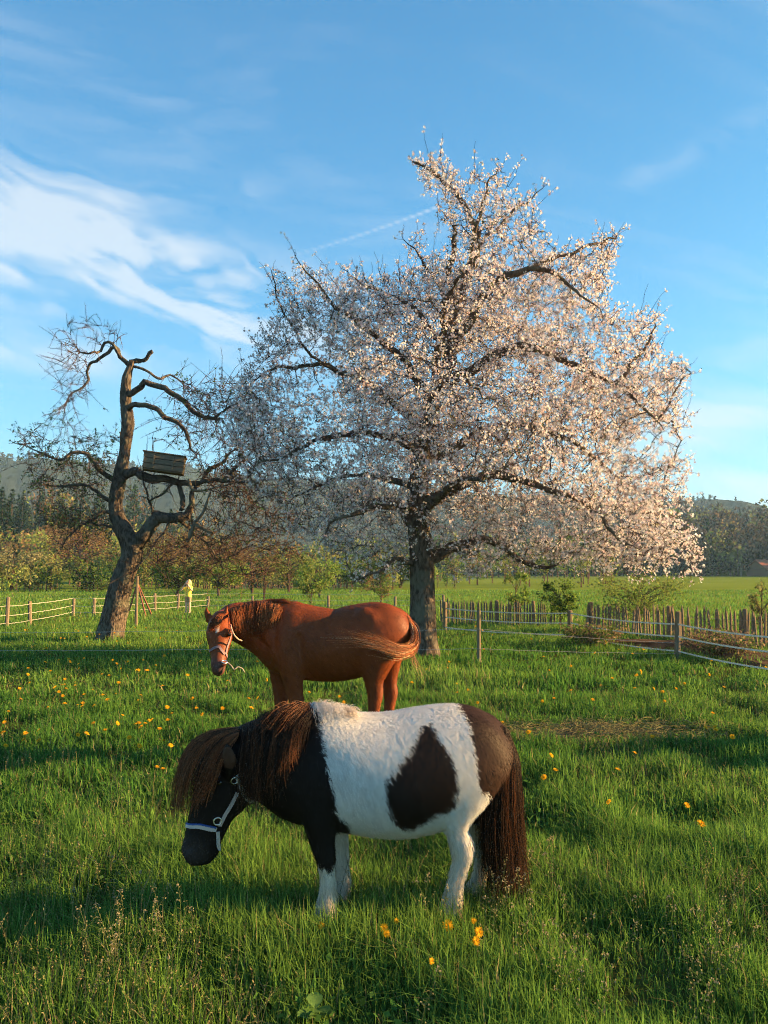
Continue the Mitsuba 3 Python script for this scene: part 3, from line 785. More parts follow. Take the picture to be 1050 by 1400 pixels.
def land(x, y):
    """Height of the land: flat meadow, wooded rises from about 150 m, hills beyond."""
    x, y = np.asarray(x, float), np.asarray(y, float)
    r, az = np.hypot(x, y), np.arctan2(x, y)
    front = np.clip((np.cos(az) - .1) / .3, 0, 1)
    s = lambda a, b, t: (lambda q: q * q * (3 - 2 * q))(np.clip((t - a) / (b - a), 0, 1))
    top = (780 - np.interp(az, _rx, _ry, left=700, right=700)) / F_PX * R_HILL * 1.0
    big = meshkit.fbm(np.stack([x * .0035, y * .0035, 0 * x], -1), 3, 8) - .5
    rise_l = 10 * s(-.18, -.34, az) * s(85, 190, r)
    rise_r = 12.5 * s(.26, .40, az) * s(235, 340, r)
    z = gz(x, y) + rise_l + rise_r - 3.0 * s(60, 160, r) * s(.1, -.12, az) * s(-.34, -.2, az)
    hill = (top - 0) * (0.25 * s(340, 560, r) + 0.75 * s(480, R_HILL, r)) + big * 42 * s(380, 600, r) * (1 - .6 * s(680, 850, r))
    z = z + front * hill - 30 * s(900, 1350, r) * front
    if FAC is not None:                                          # the skyline of each direction brought to its height
        z = z * (1 + (np.interp(az, FAC[0], FAC[1]) - 1) * np.clip((r - 345) / 150, 0, 1))
    return z


_a, _r = np.linspace(-1.2, 1.2, 400), np.linspace(420, 1000, 60)
_z = land(np.outer(_r, np.sin(_a)), np.outer(_r, np.cos(_a)))
_want = (773 - np.interp(_a, _rx, _ry) + 17 * (meshkit.fbm(np.stack([_a * 26, 0 * _a, 0 * _a], -1), 4, 2) - .5)) / F_PX
FAC = (_a, _want / np.maximum(((_z - EYE) / np.outer(_r, np.cos(_a))).max(0), 1e-3))


def ring(radii, az):
    X, Y = np.outer(radii, np.sin(az)), np.outer(radii, np.cos(az))
    v = np.stack([X, Y, land(X, Y)], -1)
    nr, na = X.shape
    i, j = np.meshgrid(np.arange(nr - 1), np.arange(na), indexing='ij')
    j2 = (j + 1) % na
    q = np.stack([i * na + j, i * na + j2, (i + 1) * na + j2, (i + 1) * na + j], -1).reshape(-1, 4)
    return v, np.vstack([q[:, [0, 2, 1]], q[:, [0, 3, 2]]])


az = np.concatenate([np.linspace(-.62, .62, 220, endpoint=False), np.linspace(.62, 2 * np.pi - .62, 90, endpoint=False)])
gv, gf = ring(np.concatenate([[0.02], np.geomspace(.4, 330, 150)]), az)
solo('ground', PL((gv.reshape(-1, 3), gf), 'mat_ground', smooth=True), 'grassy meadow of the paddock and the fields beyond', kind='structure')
az = np.concatenate([np.linspace(-.62, .62, 400, endpoint=False), np.linspace(.62, 2 * np.pi - .62, 90, endpoint=False)])
hv, hf = ring(np.concatenate([[329.5], np.geomspace(334, 1400, 100)]), az)
hr = np.hypot(hv[..., 0], hv[..., 1])
wood = meshkit.fbm(np.stack([hv[..., 0] * .0042 + 9, hv[..., 1] * .0042, 0 * hr], -1), 3, 0)
hv[..., 2] += np.clip((hr - 380) / 150, 0, 1) * (meshkit.fbm(np.stack([hv[..., 0] * .09, hv[..., 1] * .09, 0 * hr], -1), 2, 6) - .35) * 7 * (wood > .38)
hv[0, :, 2] -= .3
solo('hills', PL((hv.reshape(-1, 3), hf), 'mat_hills', smooth=True), 'hazy blue wooded hills with pale fields on the horizon', kind='structure')

# ------------------------------------------------------------------ grass
rng = np.random.default_rng(5)


def blades(x, y, h, w, lean, nseg, col, rng, stiff=1.0):
    n = len(x)
    a = rng.uniform(0, 2 * np.pi, n)
    ld = np.stack([np.cos(a), np.sin(a), 0 * a], 1) + np.array([-.25, -.1, 0])
    b = a + rng.uniform(.6, 2.5, n)
    sd = np.stack([np.cos(b), np.sin(b), 0 * b], 1)
    root = np.stack([x, y, gz(x, y) - .01], 1)
    t = np.linspace(0, 1, nseg + 1)
    V = []
    for k, tk in enumerate(t):
        c = root + ld * (lean * h * tk ** 2)[:, None]
        c[:, 2] += h * (tk - .38 * np.minimum(lean, 1.6) * tk ** 2.4)
        if k < nseg:
            ww = w * (1 - tk ** 2 * .75) * (.75 + .25 * min(1, tk * 4))
            V += [c - sd * ww[:, None], c + sd * ww[:, None]]
        else:
            V.append(c)
    v = np.stack(V, 1)
    m = v.shape[1]
    f = []
    for k in range(nseg - 1):
        f += [[2 * k, 2 * k + 1, 2 * k + 3], [2 * k, 2 * k + 3, 2 * k + 2]]
    f.append([2 * nseg - 2, 2 * nseg - 1, 2 * nseg])
    F = (np.array(f)[None] + (np.arange(n) * m)[:, None, None]).reshape(-1, 3)
    return v.reshape(-1, 3), F, np.repeat(col, m, 0)


BARE = (2.1, 7.35, 1.0, .42)                               # flattened patch of old hay: centre and half axes


def meadow(n, d0, d1, dens_pow, h, w, nseg):
    """n blades between the distances d0 and d1, over a little more than the view's width."""
    u = rng.uniform(0, 1, n)
    d = (d0 ** dens_pow + u * (d1 ** dens_pow - d0 ** dens_pow)) ** (1 / dens_pow)
    x = rng.uniform(-1, 1, n) * (d * .60 + .5)
    p = np.stack([x, d, 0 * x], -1)
    tuft = meshkit.fbm(p * 2.2, 3, 41)
    patch = meshkit.fbm(p * .45, 3, 42)
    keep = rng.uniform(0, 1, n) < np.clip(.45 + 2.2 * (tuft - .3), .25, 1)
    bare = np.exp(-(((x - BARE[0]) / BARE[2]) ** 2 + ((d - BARE[1]) / BARE[3]) ** 2) ** 1.5)
    keep &= rng.uniform(0, 1, n) > bare * .4
    x, d, tuft, patch, bare = (q[keep] for q in (x, d, tuft, patch, bare))
    k = len(x)
    hh = h * np.clip(.3 + 1.6 * (tuft - .15) + .35 * (patch - .5), .3, 1.6) * rng.uniform(.55, 1.25, k) * (1 - .6 * bare)
    ww = w * rng.uniform(.6, 1.25, k)
    lean = np.abs(rng.normal(.38, .34, k)) + bare * 1.2
    mixc = np.clip(patch * 1.6 - .3 + rng.normal(0, .22, k), 0, 1)[:, None]
    col = np.array([.064, .170, .032]) * (1 - mixc) + np.array([.165, .282, .056]) * mixc
    dry = (rng.uniform(0, 1, k) < .035 + .8 * bare)[:, None]
    col = np.where(dry, np.array([.30, .25, .12]), col) * np.exp(rng.normal(0, .2, (k, 1)))
    return blades(x, d, hh, ww, lean, nseg, col, rng)


gm = cat([meadow(122000, 2.0, 4.6, 1.6, .17, .0029, 3), meadow(112000, 4.6, 9.5, 1.2, .155, .0052, 3), meadow(112000, 9.5, 22, 1.1, .17, .010, 2), meadow(60000, 22, 60, 1.1, .17, .02, 2)])
solo('grass', PL(gm, 'mat_grass', gm[2]), 'long green meadow grass of the paddock', kind='stuff')
# grass beside and behind the camera, thin, so that the meadow goes on
k = 16000
a, r_ = rng.uniform(.55, 2 * np.pi - .55, k), np.sqrt(rng.uniform(.6, 14 ** 2, k))
gm = blades(r_ * np.sin(a), r_ * np.cos(a), rng.uniform(.1, .26, k), np.full(k, .006), np.abs(rng.normal(.4, .3, k)), 2, tint(rng, k, [.06, .12, .017], .3), rng)
part('grass', 'outer_grass', PL(gm, 'mat_grass', gm[2]), kind='stuff')
# taller seeding grasses, thin and straw coloured, and low round leaves between the blades
k = 5200
y_ = 2.3 + 8.5 * rng.uniform(0, 1, k) ** 1.5
x_ = rng.uniform(-1, 1, k) * (y_ * .58 + .3)
ok = meshkit.fbm(np.stack([x_ * 1.1, y_ * 1.1, 0 * x_ + 7], -1), 3, 77) > .47
x_, y_ = x_[ok], y_[ok]
k = len(x_)
hh_ = rng.uniform(.14, .30, k)
l_ = rng.normal(0, .22, (k, 2)) * hh_[:, None]
z_ = gz(x_, y_)
tt_ = np.array([0, .4, .75, 1.0])
sp = np.stack([np.stack([x_ + l_[:, 0] * t ** 1.8, y_ + l_[:, 1] * t ** 1.8, z_ + hh_ * t], 1) for t in tt_], 1)
st_ = strands(sp, np.tile([[.0012, .0011, .0009, .0007]], (k, 1)), 3, cap=False)
hd_ = quads(rng, (sp[:, 2:3] + (sp[:, 3:4] - sp[:, 2:3]) * np.linspace(.2, 1, 5)[None, :, None]).reshape(-1, 3) + rng.normal(0, .0025, (k * 5, 3)), rng.uniform(.004, .007, k * 5), .35)
cs = tint(rng, k, [.27, .22, .10], .25)
part('grass', 'seed_heads', PL(cat([st_, hd_]), 'mat_leaf', np.vstack([np.repeat(cs, 12, 0), np.repeat(cs, 20, 0)])), kind='stuff')
k = 2600
y_ = 2.2 + 8 * rng.uniform(0, 1, k) ** 1.3
x_ = rng.uniform(-1, 1, k) * (y_ * .58 + .3)
ok = meshkit.fbm(np.stack([x_ * .8, y_ * .8, 0 * x_ + 3], -1), 3, 78) > .5
c_ = np.repeat(np.stack([x_, y_, gz(x_, y_) + .05], 1)[ok], 6, 0)
c_ = c_ + rng.normal(0, 1, c_.shape) * [.05, .05, .03]
lq = quads(rng, c_, rng.uniform(.010, .022, len(c_)), .75, nrm=rng.normal(0, .5, c_.shape) + [0, 0, 1])
part('grass', 'clover_leaves', PL(lq, 'mat_leaf', np.repeat(tint(rng, len(c_), [.06, .14, .03], .2), 4, 0)), kind='stuff')
# ragged hay on the flattened patch
k = 1700
hx, hy = BARE[0] + rng.normal(0, .5, k) * BARE[2], BARE[1] + rng.normal(0, .55, k) * BARE[3]
a = rng.uniform(0, 2 * np.pi, k)
l = rng.uniform(.05, .22, k)
c = np.stack([hx, hy, gz(hx, hy) + rng.uniform(.004, .07, k)], 1)
e = np.stack([np.cos(a) * l, np.sin(a) * l * .8, rng.normal(0, .03, k)], 1)
s_ = strands(np.stack([c - e / 2, c + [0, 0, .012], c + e / 2], 1), np.full((k, 3), .0017), 3)
solo('hay', PL(s_, 'mat_matte', np.repeat(tint(rng, k, [.22, .19, .085], .35), 9, 0)), 'flattened yellow hay and old grass around bare soil', kind='stuff')
th, rr = np.linspace(0, 2 * np.pi, 41)[:-1], np.linspace(0, 1, 7)
sx = BARE[0] - .25 + np.outer(rr, np.cos(th)) * .62 * (1 + .25 * np.sin(3 * th + 1))
sy = BARE[1] + np.outer(rr, np.sin(th)) * .17 * (1 + .2 * np.sin(5 * th))
sz = gz(sx, sy) + .012 + (meshkit.fbm(np.stack([sx * 9, sy * 9, 0 * sx], -1), 3, 2)) * .05 * (1 - rr[:, None])
i, j = np.meshgrid(np.arange(6), np.arange(40), indexing='ij')
q = np.stack([i * 40 + j, i * 40 + (j + 1) % 40, (i + 1) * 40 + (j + 1) % 40, (i + 1) * 40 + j], -1).reshape(-1, 4)
solo('bare_soil', PL((np.stack([sx, sy, sz], -1).reshape(-1, 3), np.vstack([q[:, [0, 2, 1]], q[:, [0, 3, 2]]])), 'mat_soil', smooth=True), 'bare brown soil where the turf is worn through', kind='structure')
# ------------------------------------------------------------------ trees with a skeleton: limbs placed by hand, the rest grown towards the light
rng = np.random.default_rng(21)


class Skeleton:
    def __init__(s):
        s.p, s.par, s.r0, s.tag = [], [], [], []
        s.crook = 0.0

    def limb(s, pts, radii, parent=None, step=.12, tag=0):
        """A hand-placed limb; returns the node indices."""
        c = catmull(np.hstack([np.asarray(pts, float), np.asarray(radii, float)[:, None]]), 8)
        L = np.concatenate([[0], np.cumsum(np.linalg.norm(np.diff(c[:, :3], axis=0), axis=1))])
        t = np.linspace(0, L[-1], max(int(L[-1] / step), 2) + 1)
        c = np.stack([np.interp(t, L, c[:, k]) for k in range(4)], 1)
        if s.crook:
            w_ = (meshkit.fbm(np.stack([t * 3.1 + len(s.p), 0 * t, 0 * t], -1)[:, None] + np.array([[0, 0, 0], [0, 9.3, 0], [0, 0, 7.7]])[None], 3, 5) - .5)
            c[:, :3] += w_ * s.crook * np.minimum(1, t / .4)[:, None]
        ids = []
        if parent is None and s.p:
            parent = int(np.argmin(np.linalg.norm(np.array(s.p) - c[0, :3], axis=1)))
        last = -1 if parent is None else parent
        for k, q in enumerate(c):
            if k == 0 and last >= 0 and np.linalg.norm(np.array(s.p[last]) - q[:3]) < .02:
                ids.append(last)
                continue
            s.p.append(q[:3].tolist()); s.par.append(last); s.r0.append(q[3]); s.tag.append(tag)
            last = len(s.p) - 1
            ids.append(last)
        return ids

    def grow(s, A, rng, step=.16, di=1.3, dk=.3, iters=90, bias=(0, 0, 0), wob=.25, tag=50, first=0):
        """Space colonisation towards the attractors A."""
        A = np.array(A)
        P_ = np.array(s.p)
        par, r0, tg = list(s.par), list(s.r0), list(s.tag)
        for it in range(iters):
            tree = cKDTree(P_[first:])
            d, i = tree.query(A, distance_upper_bound=di)
            keep = d > dk
            A, d, i = A[keep], d[keep], i[keep]
            ok = np.isfinite(d)
            if not ok.any():
                break
            g = unit(A[ok] - P_[first:][i[ok]])
            u, inv = np.unique(i[ok], return_inverse=True)
            acc = np.zeros((len(u), 3))
            np.add.at(acc, inv, g)
            new = P_[first + u] + step * unit(unit(acc) + np.asarray(bias) + rng.standard_normal(acc.shape) * wob)
            dd, _ = tree.query(new)
            good = dd > step * .55
            if not good.any():
                break
            P_ = np.vstack([P_, new[good]])
            par += (first + u[good]).tolist(); r0 += [0.0] * good.sum(); tg += [tag] * good.sum()
        s.p, s.par, s.r0, s.tag = P_.tolist(), par, r0, tg

    def radii(s, tip=.0045, e=2.3):
        n = len(s.p)
        acc = np.zeros(n)
        r = np.zeros(n)
        s.kids = [[] for _ in range(n)]
        for i in range(n):
            if s.par[i] >= 0:
                s.kids[s.par[i]].append(i)
        order = sorted(range(n), key=lambda i: -i)
        for i in order:                                          # children always come after their parents
            r[i] = max(tip ** e, acc[i]) ** (1 / e)
            if s.par[i] >= 0:
                acc[s.par[i]] += r[i] ** e
        r0 = np.array(s.r0)
        s.r = np.where(r0 > 0, r0, np.minimum(r, .09))
        return s.r

    def chains(s, thick=0.0):
        """Polylines of nodes, each from its fork to its tip along the thickest child."""
        out = []
        stack = [i for i in range(len(s.p)) if s.par[i] < 0]
        starts = [(i, -1) for i in stack]
        while starts:
            i, pa = starts.pop()
            ch = ([pa] if pa >= 0 else []) + [i]
            while s.kids[i]:
                ks = sorted(s.kids[i], key=lambda k: -s.r[k])
                same = [k for k in ks if s.tag[k] == s.tag[i] and s.r0[k] > 0]
                nxt = same[0] if same else ks[0]
                for k in ks:
                    if k != nxt:
                        starts.append((k, i))
                ch.append(nxt)
                i = nxt
            out.append(ch)
        return out


def chain_tubes(s, chains, sides):
    ms = []
    Pn = np.array(s.p)
    for ch in chains:
        if len(ch) < 2:
            continue
        r = s.r[ch].copy()
        if len(ch) > 1:
            r[0] = min(r[0], r[1] * 1.25)
        ms.append(strands(Pn[ch][None], r[None], sides))
    return cat(ms)


def knotty(m, amp, seed):
    """Rough bark: the surface pushed in and out along its normals."""
    t = trimesh.Trimesh(m[0], m[1], process=False)
    for _ in range(2 if len(m[1]) < 2500 else 1):
        t = t.subdivide()
    v = np.array(t.vertices)
    n = (meshkit.fbm(v * [3.2, 3.2, 1.6], 3, seed) - .5)[:, None] * 2
    n2 = (meshkit.fbm(v * [16, 16, 3.5], 3, seed + 1) - .5)[:, None]
    return v + np.array(t.vertex_normals) * (n * amp + n2 * amp * .6), np.array(t.faces)


def inside(poly, at_y, px, n, depth, rng, power=1.0):
    """n points in a crown: px outline at depth at_y, with a rounded thickness that shrinks towards the outline."""
    g = Polygon([P(x, y, at_y)[[0, 2]] for x, y in px]).buffer(0)
    b = g.bounds
    out = []
    while len(out) < n:
        q = np.stack([rng.uniform(b[0], b[2], 4 * n), rng.uniform(b[1], b[3], 4 * n)], 1)
        q = q[shapely.contains_xy(g, q[:, 0], q[:, 1])]
        dist = shapely.distance(shapely.points(q), g.exterior)
        half = np.minimum(depth, np.sqrt(dist * 2 * 2.3))
        keep = rng.uniform(0, 1, len(q)) < (half / depth) ** power
        q, half = q[keep], half[keep]
        y = at_y + half * rng.uniform(-1, 1, len(q))
        sc = y / at_y                                               # nearer points of a round crown stay within its outline
        p = np.stack([q[:, 0] * (1 + (sc - 1) * .7), y, EYE + (q[:, 1] - EYE) * (1 + (sc - 1) * .7)], 1)
        out += p.tolist()
    return np.array(out[:n])


# ---- the apple tree in blossom
YA = 14.0
A_ = lambda x, y, d=0.0: P(x, y, YA + d)
sk = Skeleton()
trunk = sk.limb([P(580, 903, YA) * [1, 1, 0] + [0, 0, -.1], A_(578, 870), A_(578, 825), A_(577, 780), A_(575, 740), A_(572, 690), A_(573, 650), A_(576, 610)], [.34, .265, .24, .235, .225, .20, .18, .16], tag=1)
LIMBS = [
    [(576, 612), (585, 570), (600, 530), (612, 480), (622, 430), (640, 380), (652, 330), (640, 285), (612, 250), (585, 232), (562, 224)],
    [(640, 380), (650, 330), (655, 290), (668, 255), (682, 228)],
    [(612, 480), (640, 440), (670, 400), (705, 372), (745, 372), (785, 395), (815, 425)],
    [(600, 530), (640, 505), (690, 480), (740, 478), (790, 500), (840, 525), (880, 560), (915, 590)],
    [(576, 640), (620, 610), (680, 585), (730, 585), (790, 610), (840, 650), (890, 690)],
    [(574, 690), (620, 665), (680, 650), (740, 665), (800, 690), (850, 735), (900, 770)],
    [(576, 765), (605, 755), (640, 740), (680, 745), (715, 770), (745, 775), (790, 760)],
    [(573, 700), (540, 690), (500, 697), (465, 705), (435, 740)],
    [(573, 670), (530, 655), (480, 650), (430, 665), (390, 690)],
    [(575, 620), (540, 600), (490, 590), (440, 600), (385, 625), (340, 640)],
    [(580, 590), (540, 555), (490, 520), (430, 500), (380, 505), (335, 525)],
    [(590, 550), (560, 500), (520, 460), (480, 430), (440, 400), (405, 352)],
    [(608, 490), (580, 440), (555, 410), (525, 400), (490, 385), (465, 365)],
    [(625, 425), (600, 390), (575, 350), (556, 325)],
    [(440, 500), (415, 470), (392, 430), (376, 395), (368, 372)],
    [(655, 330), (690, 300), (722, 275), (738, 258)],
    [(745, 372), (790, 360), (825, 340), (848, 318)],
    [(840, 525), (865, 490), (885, 455), (898, 430)],
    [(880, 560), (910, 540), (930, 520), (940, 500)],
    [(850, 735), (895, 700), (915, 650), (930, 605)],
    [(576, 770), (540, 765), (515, 780), (480, 800)],
]
DEPTH = [.1, -.3, -1.2, -.9, 1.3, -1.5, .3, -1.4, 1.0, -1.0, .8, -.6, 1.5, .4, -.3, .8, .3, .2, -.4, -.2, -.9]
sk.crook = .2
R0 = [.15, .05, .10, .11, .10, .10, .12, .07, .075, .08, .085, .08, .06, .04, .025, .03, .03, .028, .028, .03, .05]
for k, (l, d, r) in enumerate(zip(LIMBS, DEPTH, R0)):
    n = len(l)
    start = None
    pts = []
    for j, (x, y) in enumerate(l):
        t = j / (n - 1)
        pts.append(A_(x, y, d * min(1, t * 1.6)))
    pts = np.array(pts)
    i0 = int(np.argmin(np.linalg.norm(np.array(sk.p) - pts[0], axis=1)))
    pts[0] = sk.p[i0]
    if k > 2:                                                   # carry the start depth over
        pts[1:, 1] += (np.array(sk.p[i0])[1] - YA) * np.linspace(.7, 0, n - 1)
    sk.limb(pts, min(r, sk.r0[i0]) * (1 - np.linspace(0, 1, n)) ** .9 + .007, parent=i0, tag=2 + k)
# other limbs come towards the camera and go away from it
for (x, y, d, z1) in ((577, 720, -3.2, 2.9), (576, 660, -3.3, 4.6), (575, 640, 3.2, 4.4), (577, 730, 3.0, 3.0), (590, 560, -2.6, 6.4), (600, 520, 2.6, 6.6), (620, 440, -1.6, 7.6)):
    i0 = int(np.argmin(np.linalg.norm(np.array(sk.p) - A_(x, y), axis=1)))
    a = np.array(sk.p[i0])
    sx = rng.uniform(-.5, .5) * abs(d)
    sk.limb([a, a + [sx * .3, d * .3, (z1 - a[2]) * .5 + .25], a + [sx * .65, d * .65, (z1 - a[2]) * .85 + .25], a + [sx, d, z1 - a[2]]], [.09, .065, .04, .014], parent=i0, tag=40)
NL = len(sk.p)
OUT = [(553, 216), (580, 214), (606, 214), (625, 245), (655, 215), (664, 245), (688, 225), (692, 258), (735, 256), (742, 318), (770, 340), (800, 345), (846, 322), (838, 360), (830, 400), (836, 425), (862, 436), (876, 420), (880, 440), (898, 434), (892, 470), (912, 495), (938, 506), (936, 545),
       (938, 578), (905, 596), (868, 592), (866, 622), (898, 640), (926, 610), (936, 655), (952, 664), (952, 700), (964, 742), (955, 788), (905, 802), (850, 806), (800, 792), (745, 785), (690, 792), (655, 800), (610, 778), (600, 760), (555, 768), (545, 800), (500, 792), (455, 768), (430, 742), (395, 728), (372, 694),
       (335, 655), (312, 600), (316, 530), (338, 500), (352, 462), (385, 442), (372, 380), (402, 392), (400, 346), (442, 384), (470, 364), (502, 378), (545, 374), (560, 352), (542, 316), (582, 312), (604, 286), (572, 256)]
att = inside(None, YA, OUT, 9500, 3.6, rng, .8)
att = att[meshkit.fbm(att * .8, 3, 27) > .46]
sk.grow(att, rng, step=.15, di=1.1, dk=.27, iters=120, bias=(0, 0, .04), wob=.35, first=len(trunk) - 22)
att2 = inside(None, YA, OUT, 9000, 3.8, rng, .8)
att2 = att2[meshkit.fbm(att2 * .8, 3, 27) > .43]
sk.grow(att2, rng, step=.11, di=.5, dk=.16, iters=40, bias=(0, 0, -.05), wob=.45, tag=60, first=NL)
r = sk.radii(tip=.0038)
ch = sk.chains()
apple = thing('apple_tree', 'big apple tree covered in pale pink blossom, wider than tall, behind the horse', 'tree')
tr = [c for c in ch if sk.tag[c[0]] == 1 or sk.tag[c[min(1, len(c) - 1)]] == 1]
big = [c for c in ch if c not in tr and max(sk.tag[q] for q in c[1:2]) < 50]
small = [c for c in ch if c not in tr and c not in big]
part(apple, 'trunk', PL(knotty(chain_tubes(sk, tr, 12), .022, 3), 'mat_bark', smooth=True))
for c in sorted(big, key=lambda c: -sk.r[c[1]]):
    part(apple, 'branch', PL(chain_tubes(sk, [c], 7), 'mat_bark', smooth=True))
Pn = np.array(sk.p)
fine = np.where((sk.r < .05) & (np.arange(len(Pn)) >= len(trunk)))[0]
# spurs: short shoots that carry the blossom
m = 3
src = np.repeat(fine, m)
src = src[rng.uniform(0, 1, len(src)) < .85]
base = Pn[src] + rng.normal(0, .03, (len(src), 3))
par_dir = unit(Pn[src] - Pn[np.maximum(np.array(sk.par)[src], 0)])
sd = unit(rng.standard_normal((len(src), 3)) + par_dir * .8 + [0, 0, .45])
sl = rng.uniform(.05, .22, len(src))[:, None]
ends = base + sd * sl
twig = strands(np.stack([Pn[src], base + sd * sl * .5 + rng.normal(0, .01, base.shape), ends], 1), np.tile([[.0042, .0034, .0024]], (len(src), 1)), 3, cap=False)
# long upright shoots that break the outline
tips = [sk.p[i] for i in range(len(sk.p)) if not sk.kids[i] and sk.p[i][2] > 3.2]
tips = np.array(tips)
edge = shapely.distance(shapely.points(tips[:, [0, 2]]), Polygon([A_(x, y)[[0, 2]] for x, y in OUT]).exterior)
tips = tips[np.argsort(edge + rng.uniform(0, .9, len(tips)))[:760]]
ud = unit(rng.normal(0, .42, (len(tips), 3)) + [0, 0, .75] + unit(tips - [.7, YA, 4]) * .75)
ul = np.minimum(rng.gamma(3, .12, len(tips)), .48)[:, None] + .10
shoot_pts = np.stack([tips, tips + ud * ul * .35 + rng.normal(0, .015, tips.shape), tips + ud * ul * .7 + rng.normal(0, .02, tips.shape), tips + ud * ul], 1)
shoots = strands(shoot_pts, np.tile([[.006, .005, .004, .003]], (len(tips), 1)), 3, cap=False)
part(apple, 'twigs', PL(cat([chain_tubes(sk, small, 3), twig, shoots]), 'mat_twig'), kind='stuff')


def flowers(rng, C, nper, spread, rad, base, var, up):
    """Open five-petalled blossoms, nper around each point C."""
    n = len(C) * nper
    c = np.repeat(C, nper, 0) + rng.standard_normal((n, 3)) * spread
    nrm = unit(rng.standard_normal((n, 3)) + np.repeat(up, nper, 0))
    a = unit(np.cross(nrm, rng.standard_normal((n, 3))))
    b = np.cross(nrm, a)
    s = rad * rng.uniform(.7, 1.2, n)[:, None]
    V = [c]
    for k in range(5):
        t = 2 * np.pi * k / 5
        V.append(c + s * (a * math.cos(t) + b * math.sin(t)) + nrm * s * .38)
    v = np.stack(V, 1).reshape(-1, 3)
    f = np.array([[0, 1 + k, 1 + (k + 1) % 5] for k in range(5)])
    F = (f[None] + (np.arange(n) * 6)[:, None, None]).reshape(-1, 3)
    col = np.asarray(base)[rng.integers(0, len(base), n)] * np.exp(rng.normal(0, var, (n, 1)))
    return v, F, np.repeat(np.clip(col, 0, .9), 6, 0)


sh = shoot_pts[:, 1:].reshape(-1, 3)
dens = meshkit.fbm(ends * .55, 3, 9)
# the crown bears more blossom on its sunny side
keep = rng.uniform(0, 1, len(ends)) < np.clip(.6 + 1.5 * (dens - .42) + .035 * (ends[:, 0] + 1.5), .2, .95)
C = np.vstack([ends[keep], sh[rng.uniform(0, 1, len(sh)) < .55]])
if len(C) > 38000:
    C = C[rng.permutation(len(C))[:38000]]
BL = [[.78, .75, .75], [.76, .70, .71], [.80, .79, .79], [.78, .75, .76], [.74, .63, .64], [.66, .50, .51]]
bm = flowers(rng, C, 5, .026, .0215, BL, .1, np.tile([0, 0, .35], (len(C), 1)) + unit(C - [.76, YA, 4.5]) * .5)
part(apple, 'blossom', PL(bm, 'mat_petal', bm[2]), kind='stuff')
k = rng.permutation(len(ends))[:15000]
lc = np.repeat(ends[k], 2, 0) + rng.standard_normal((2 * len(k), 3)) * .022
lm = quads(rng, lc, rng.uniform(.014, .024, len(lc)), .5)
part(apple, 'leaves', PL(lm, 'mat_leaf', np.repeat(tint(rng, len(lc), [.10, .13, .03], .3), 4, 0)), kind='stuff')

# ---- the old half-dead tree on the left
YL = 17.0
L_ = lambda x, y, d=0.0: P(x, y, YL + d)
sk = Skeleton()
t0 = L_(149, 884)
trunk = sk.limb([[t0[0], YL, -.1], L_(152, 860), L_(161, 820), L_(171, 785), L_(180, 755), L_(168, 722), L_(158, 694), L_(162, 660), L_(170, 622), L_(174, 580), L_(171, 545), L_(173, 520), L_(180, 494)], [.37, .295, .26, .25, .24, .19, .16, .15, .14, .135, .125, .11, .065], tag=1)
LL = [
    ([(182, 762), (195, 730), (212, 710), (232, 704), (246, 706), (256, 690), (262, 672)], [.18, .165, .145, .13, .12, .09, .06], -.2),
    ([(160, 655), (185, 643), (205, 652), (228, 655), (245, 660), (275, 664), (310, 658), (345, 655)], [.11, .10, .095, .09, .075, .05, .035, .02], -.3),
    ([(178, 500), (166, 487), (152, 475), (140, 488), (122, 500), (108, 522), (95, 545), (88, 560)], [.06, .05, .045, .04, .032, .025, .018, .01], .3),
    ([(164, 487), (150, 472), (138, 478), (124, 484), (108, 478), (94, 470)], [.04, .035, .03, .025, .02, .012], -.4),
    ([(182, 498), (196, 490), (209, 480)], [.055, .05, .042], 0),
    ([(184, 503), (200, 507), (216, 519), (235, 517), (262, 524)], [.035, .03, .03, .022, .012], .4),
    ([(172, 540), (188, 530), (202, 527), (222, 532), (245, 545), (262, 558), (282, 572), (304, 577)], [.075, .07, .068, .065, .06, .055, .045, .035], -.7),
    ([(174, 562), (190, 556), (206, 559), (224, 568), (240, 577), (256, 594), (266, 612)], [.07, .062, .058, .055, .05, .04, .025], -.4),
    ([(160, 662), (146, 648), (132, 632), (112, 626), (85, 632), (55, 618), (28, 602)], [.075, .06, .05, .04, .03, .02, .01], -.6),
    ([(158, 690), (140, 672), (115, 665), (85, 670), (60, 662)], [.06, .045, .035, .025, .012], .5),
    ([(157, 700), (140, 702), (118, 715), (95, 735), (80, 748)], [.05, .04, .03, .02, .01], -.5),
    ([(168, 720), (150, 716), (128, 720), (105, 712)], [.04, .03, .022, .012], .6),
    ([(212, 712), (204, 690), (200, 668), (206, 640), (214, 610)], [.03, .026, .022, .018, .01], -.3),
    ([(204, 690), (222, 672), (240, 658)], [.025, .02, .016], -.3),
    ([(245, 705), (262, 720), (282, 745), (300, 775)], [.05, .04, .028, .012], .4),
    ([(245, 662), (248, 682), (250, 704)], [.05, .06, .05], -.2),
    ([(262, 672), (285, 650), (310, 620), (335, 595)], [.05, .04, .03, .015], .2),
    ([(310, 658), (340, 630), (365, 600), (395, 590)], [.035, .028, .02, .01], -.3),
    ([(304, 577), (330, 560), (352, 548)], [.03, .02, .01], -.7),
    ([(235, 706), (222, 725), (205, 755), (185, 780)], [.03, .024, .016, .008], -.5),
]
sk.crook = .22
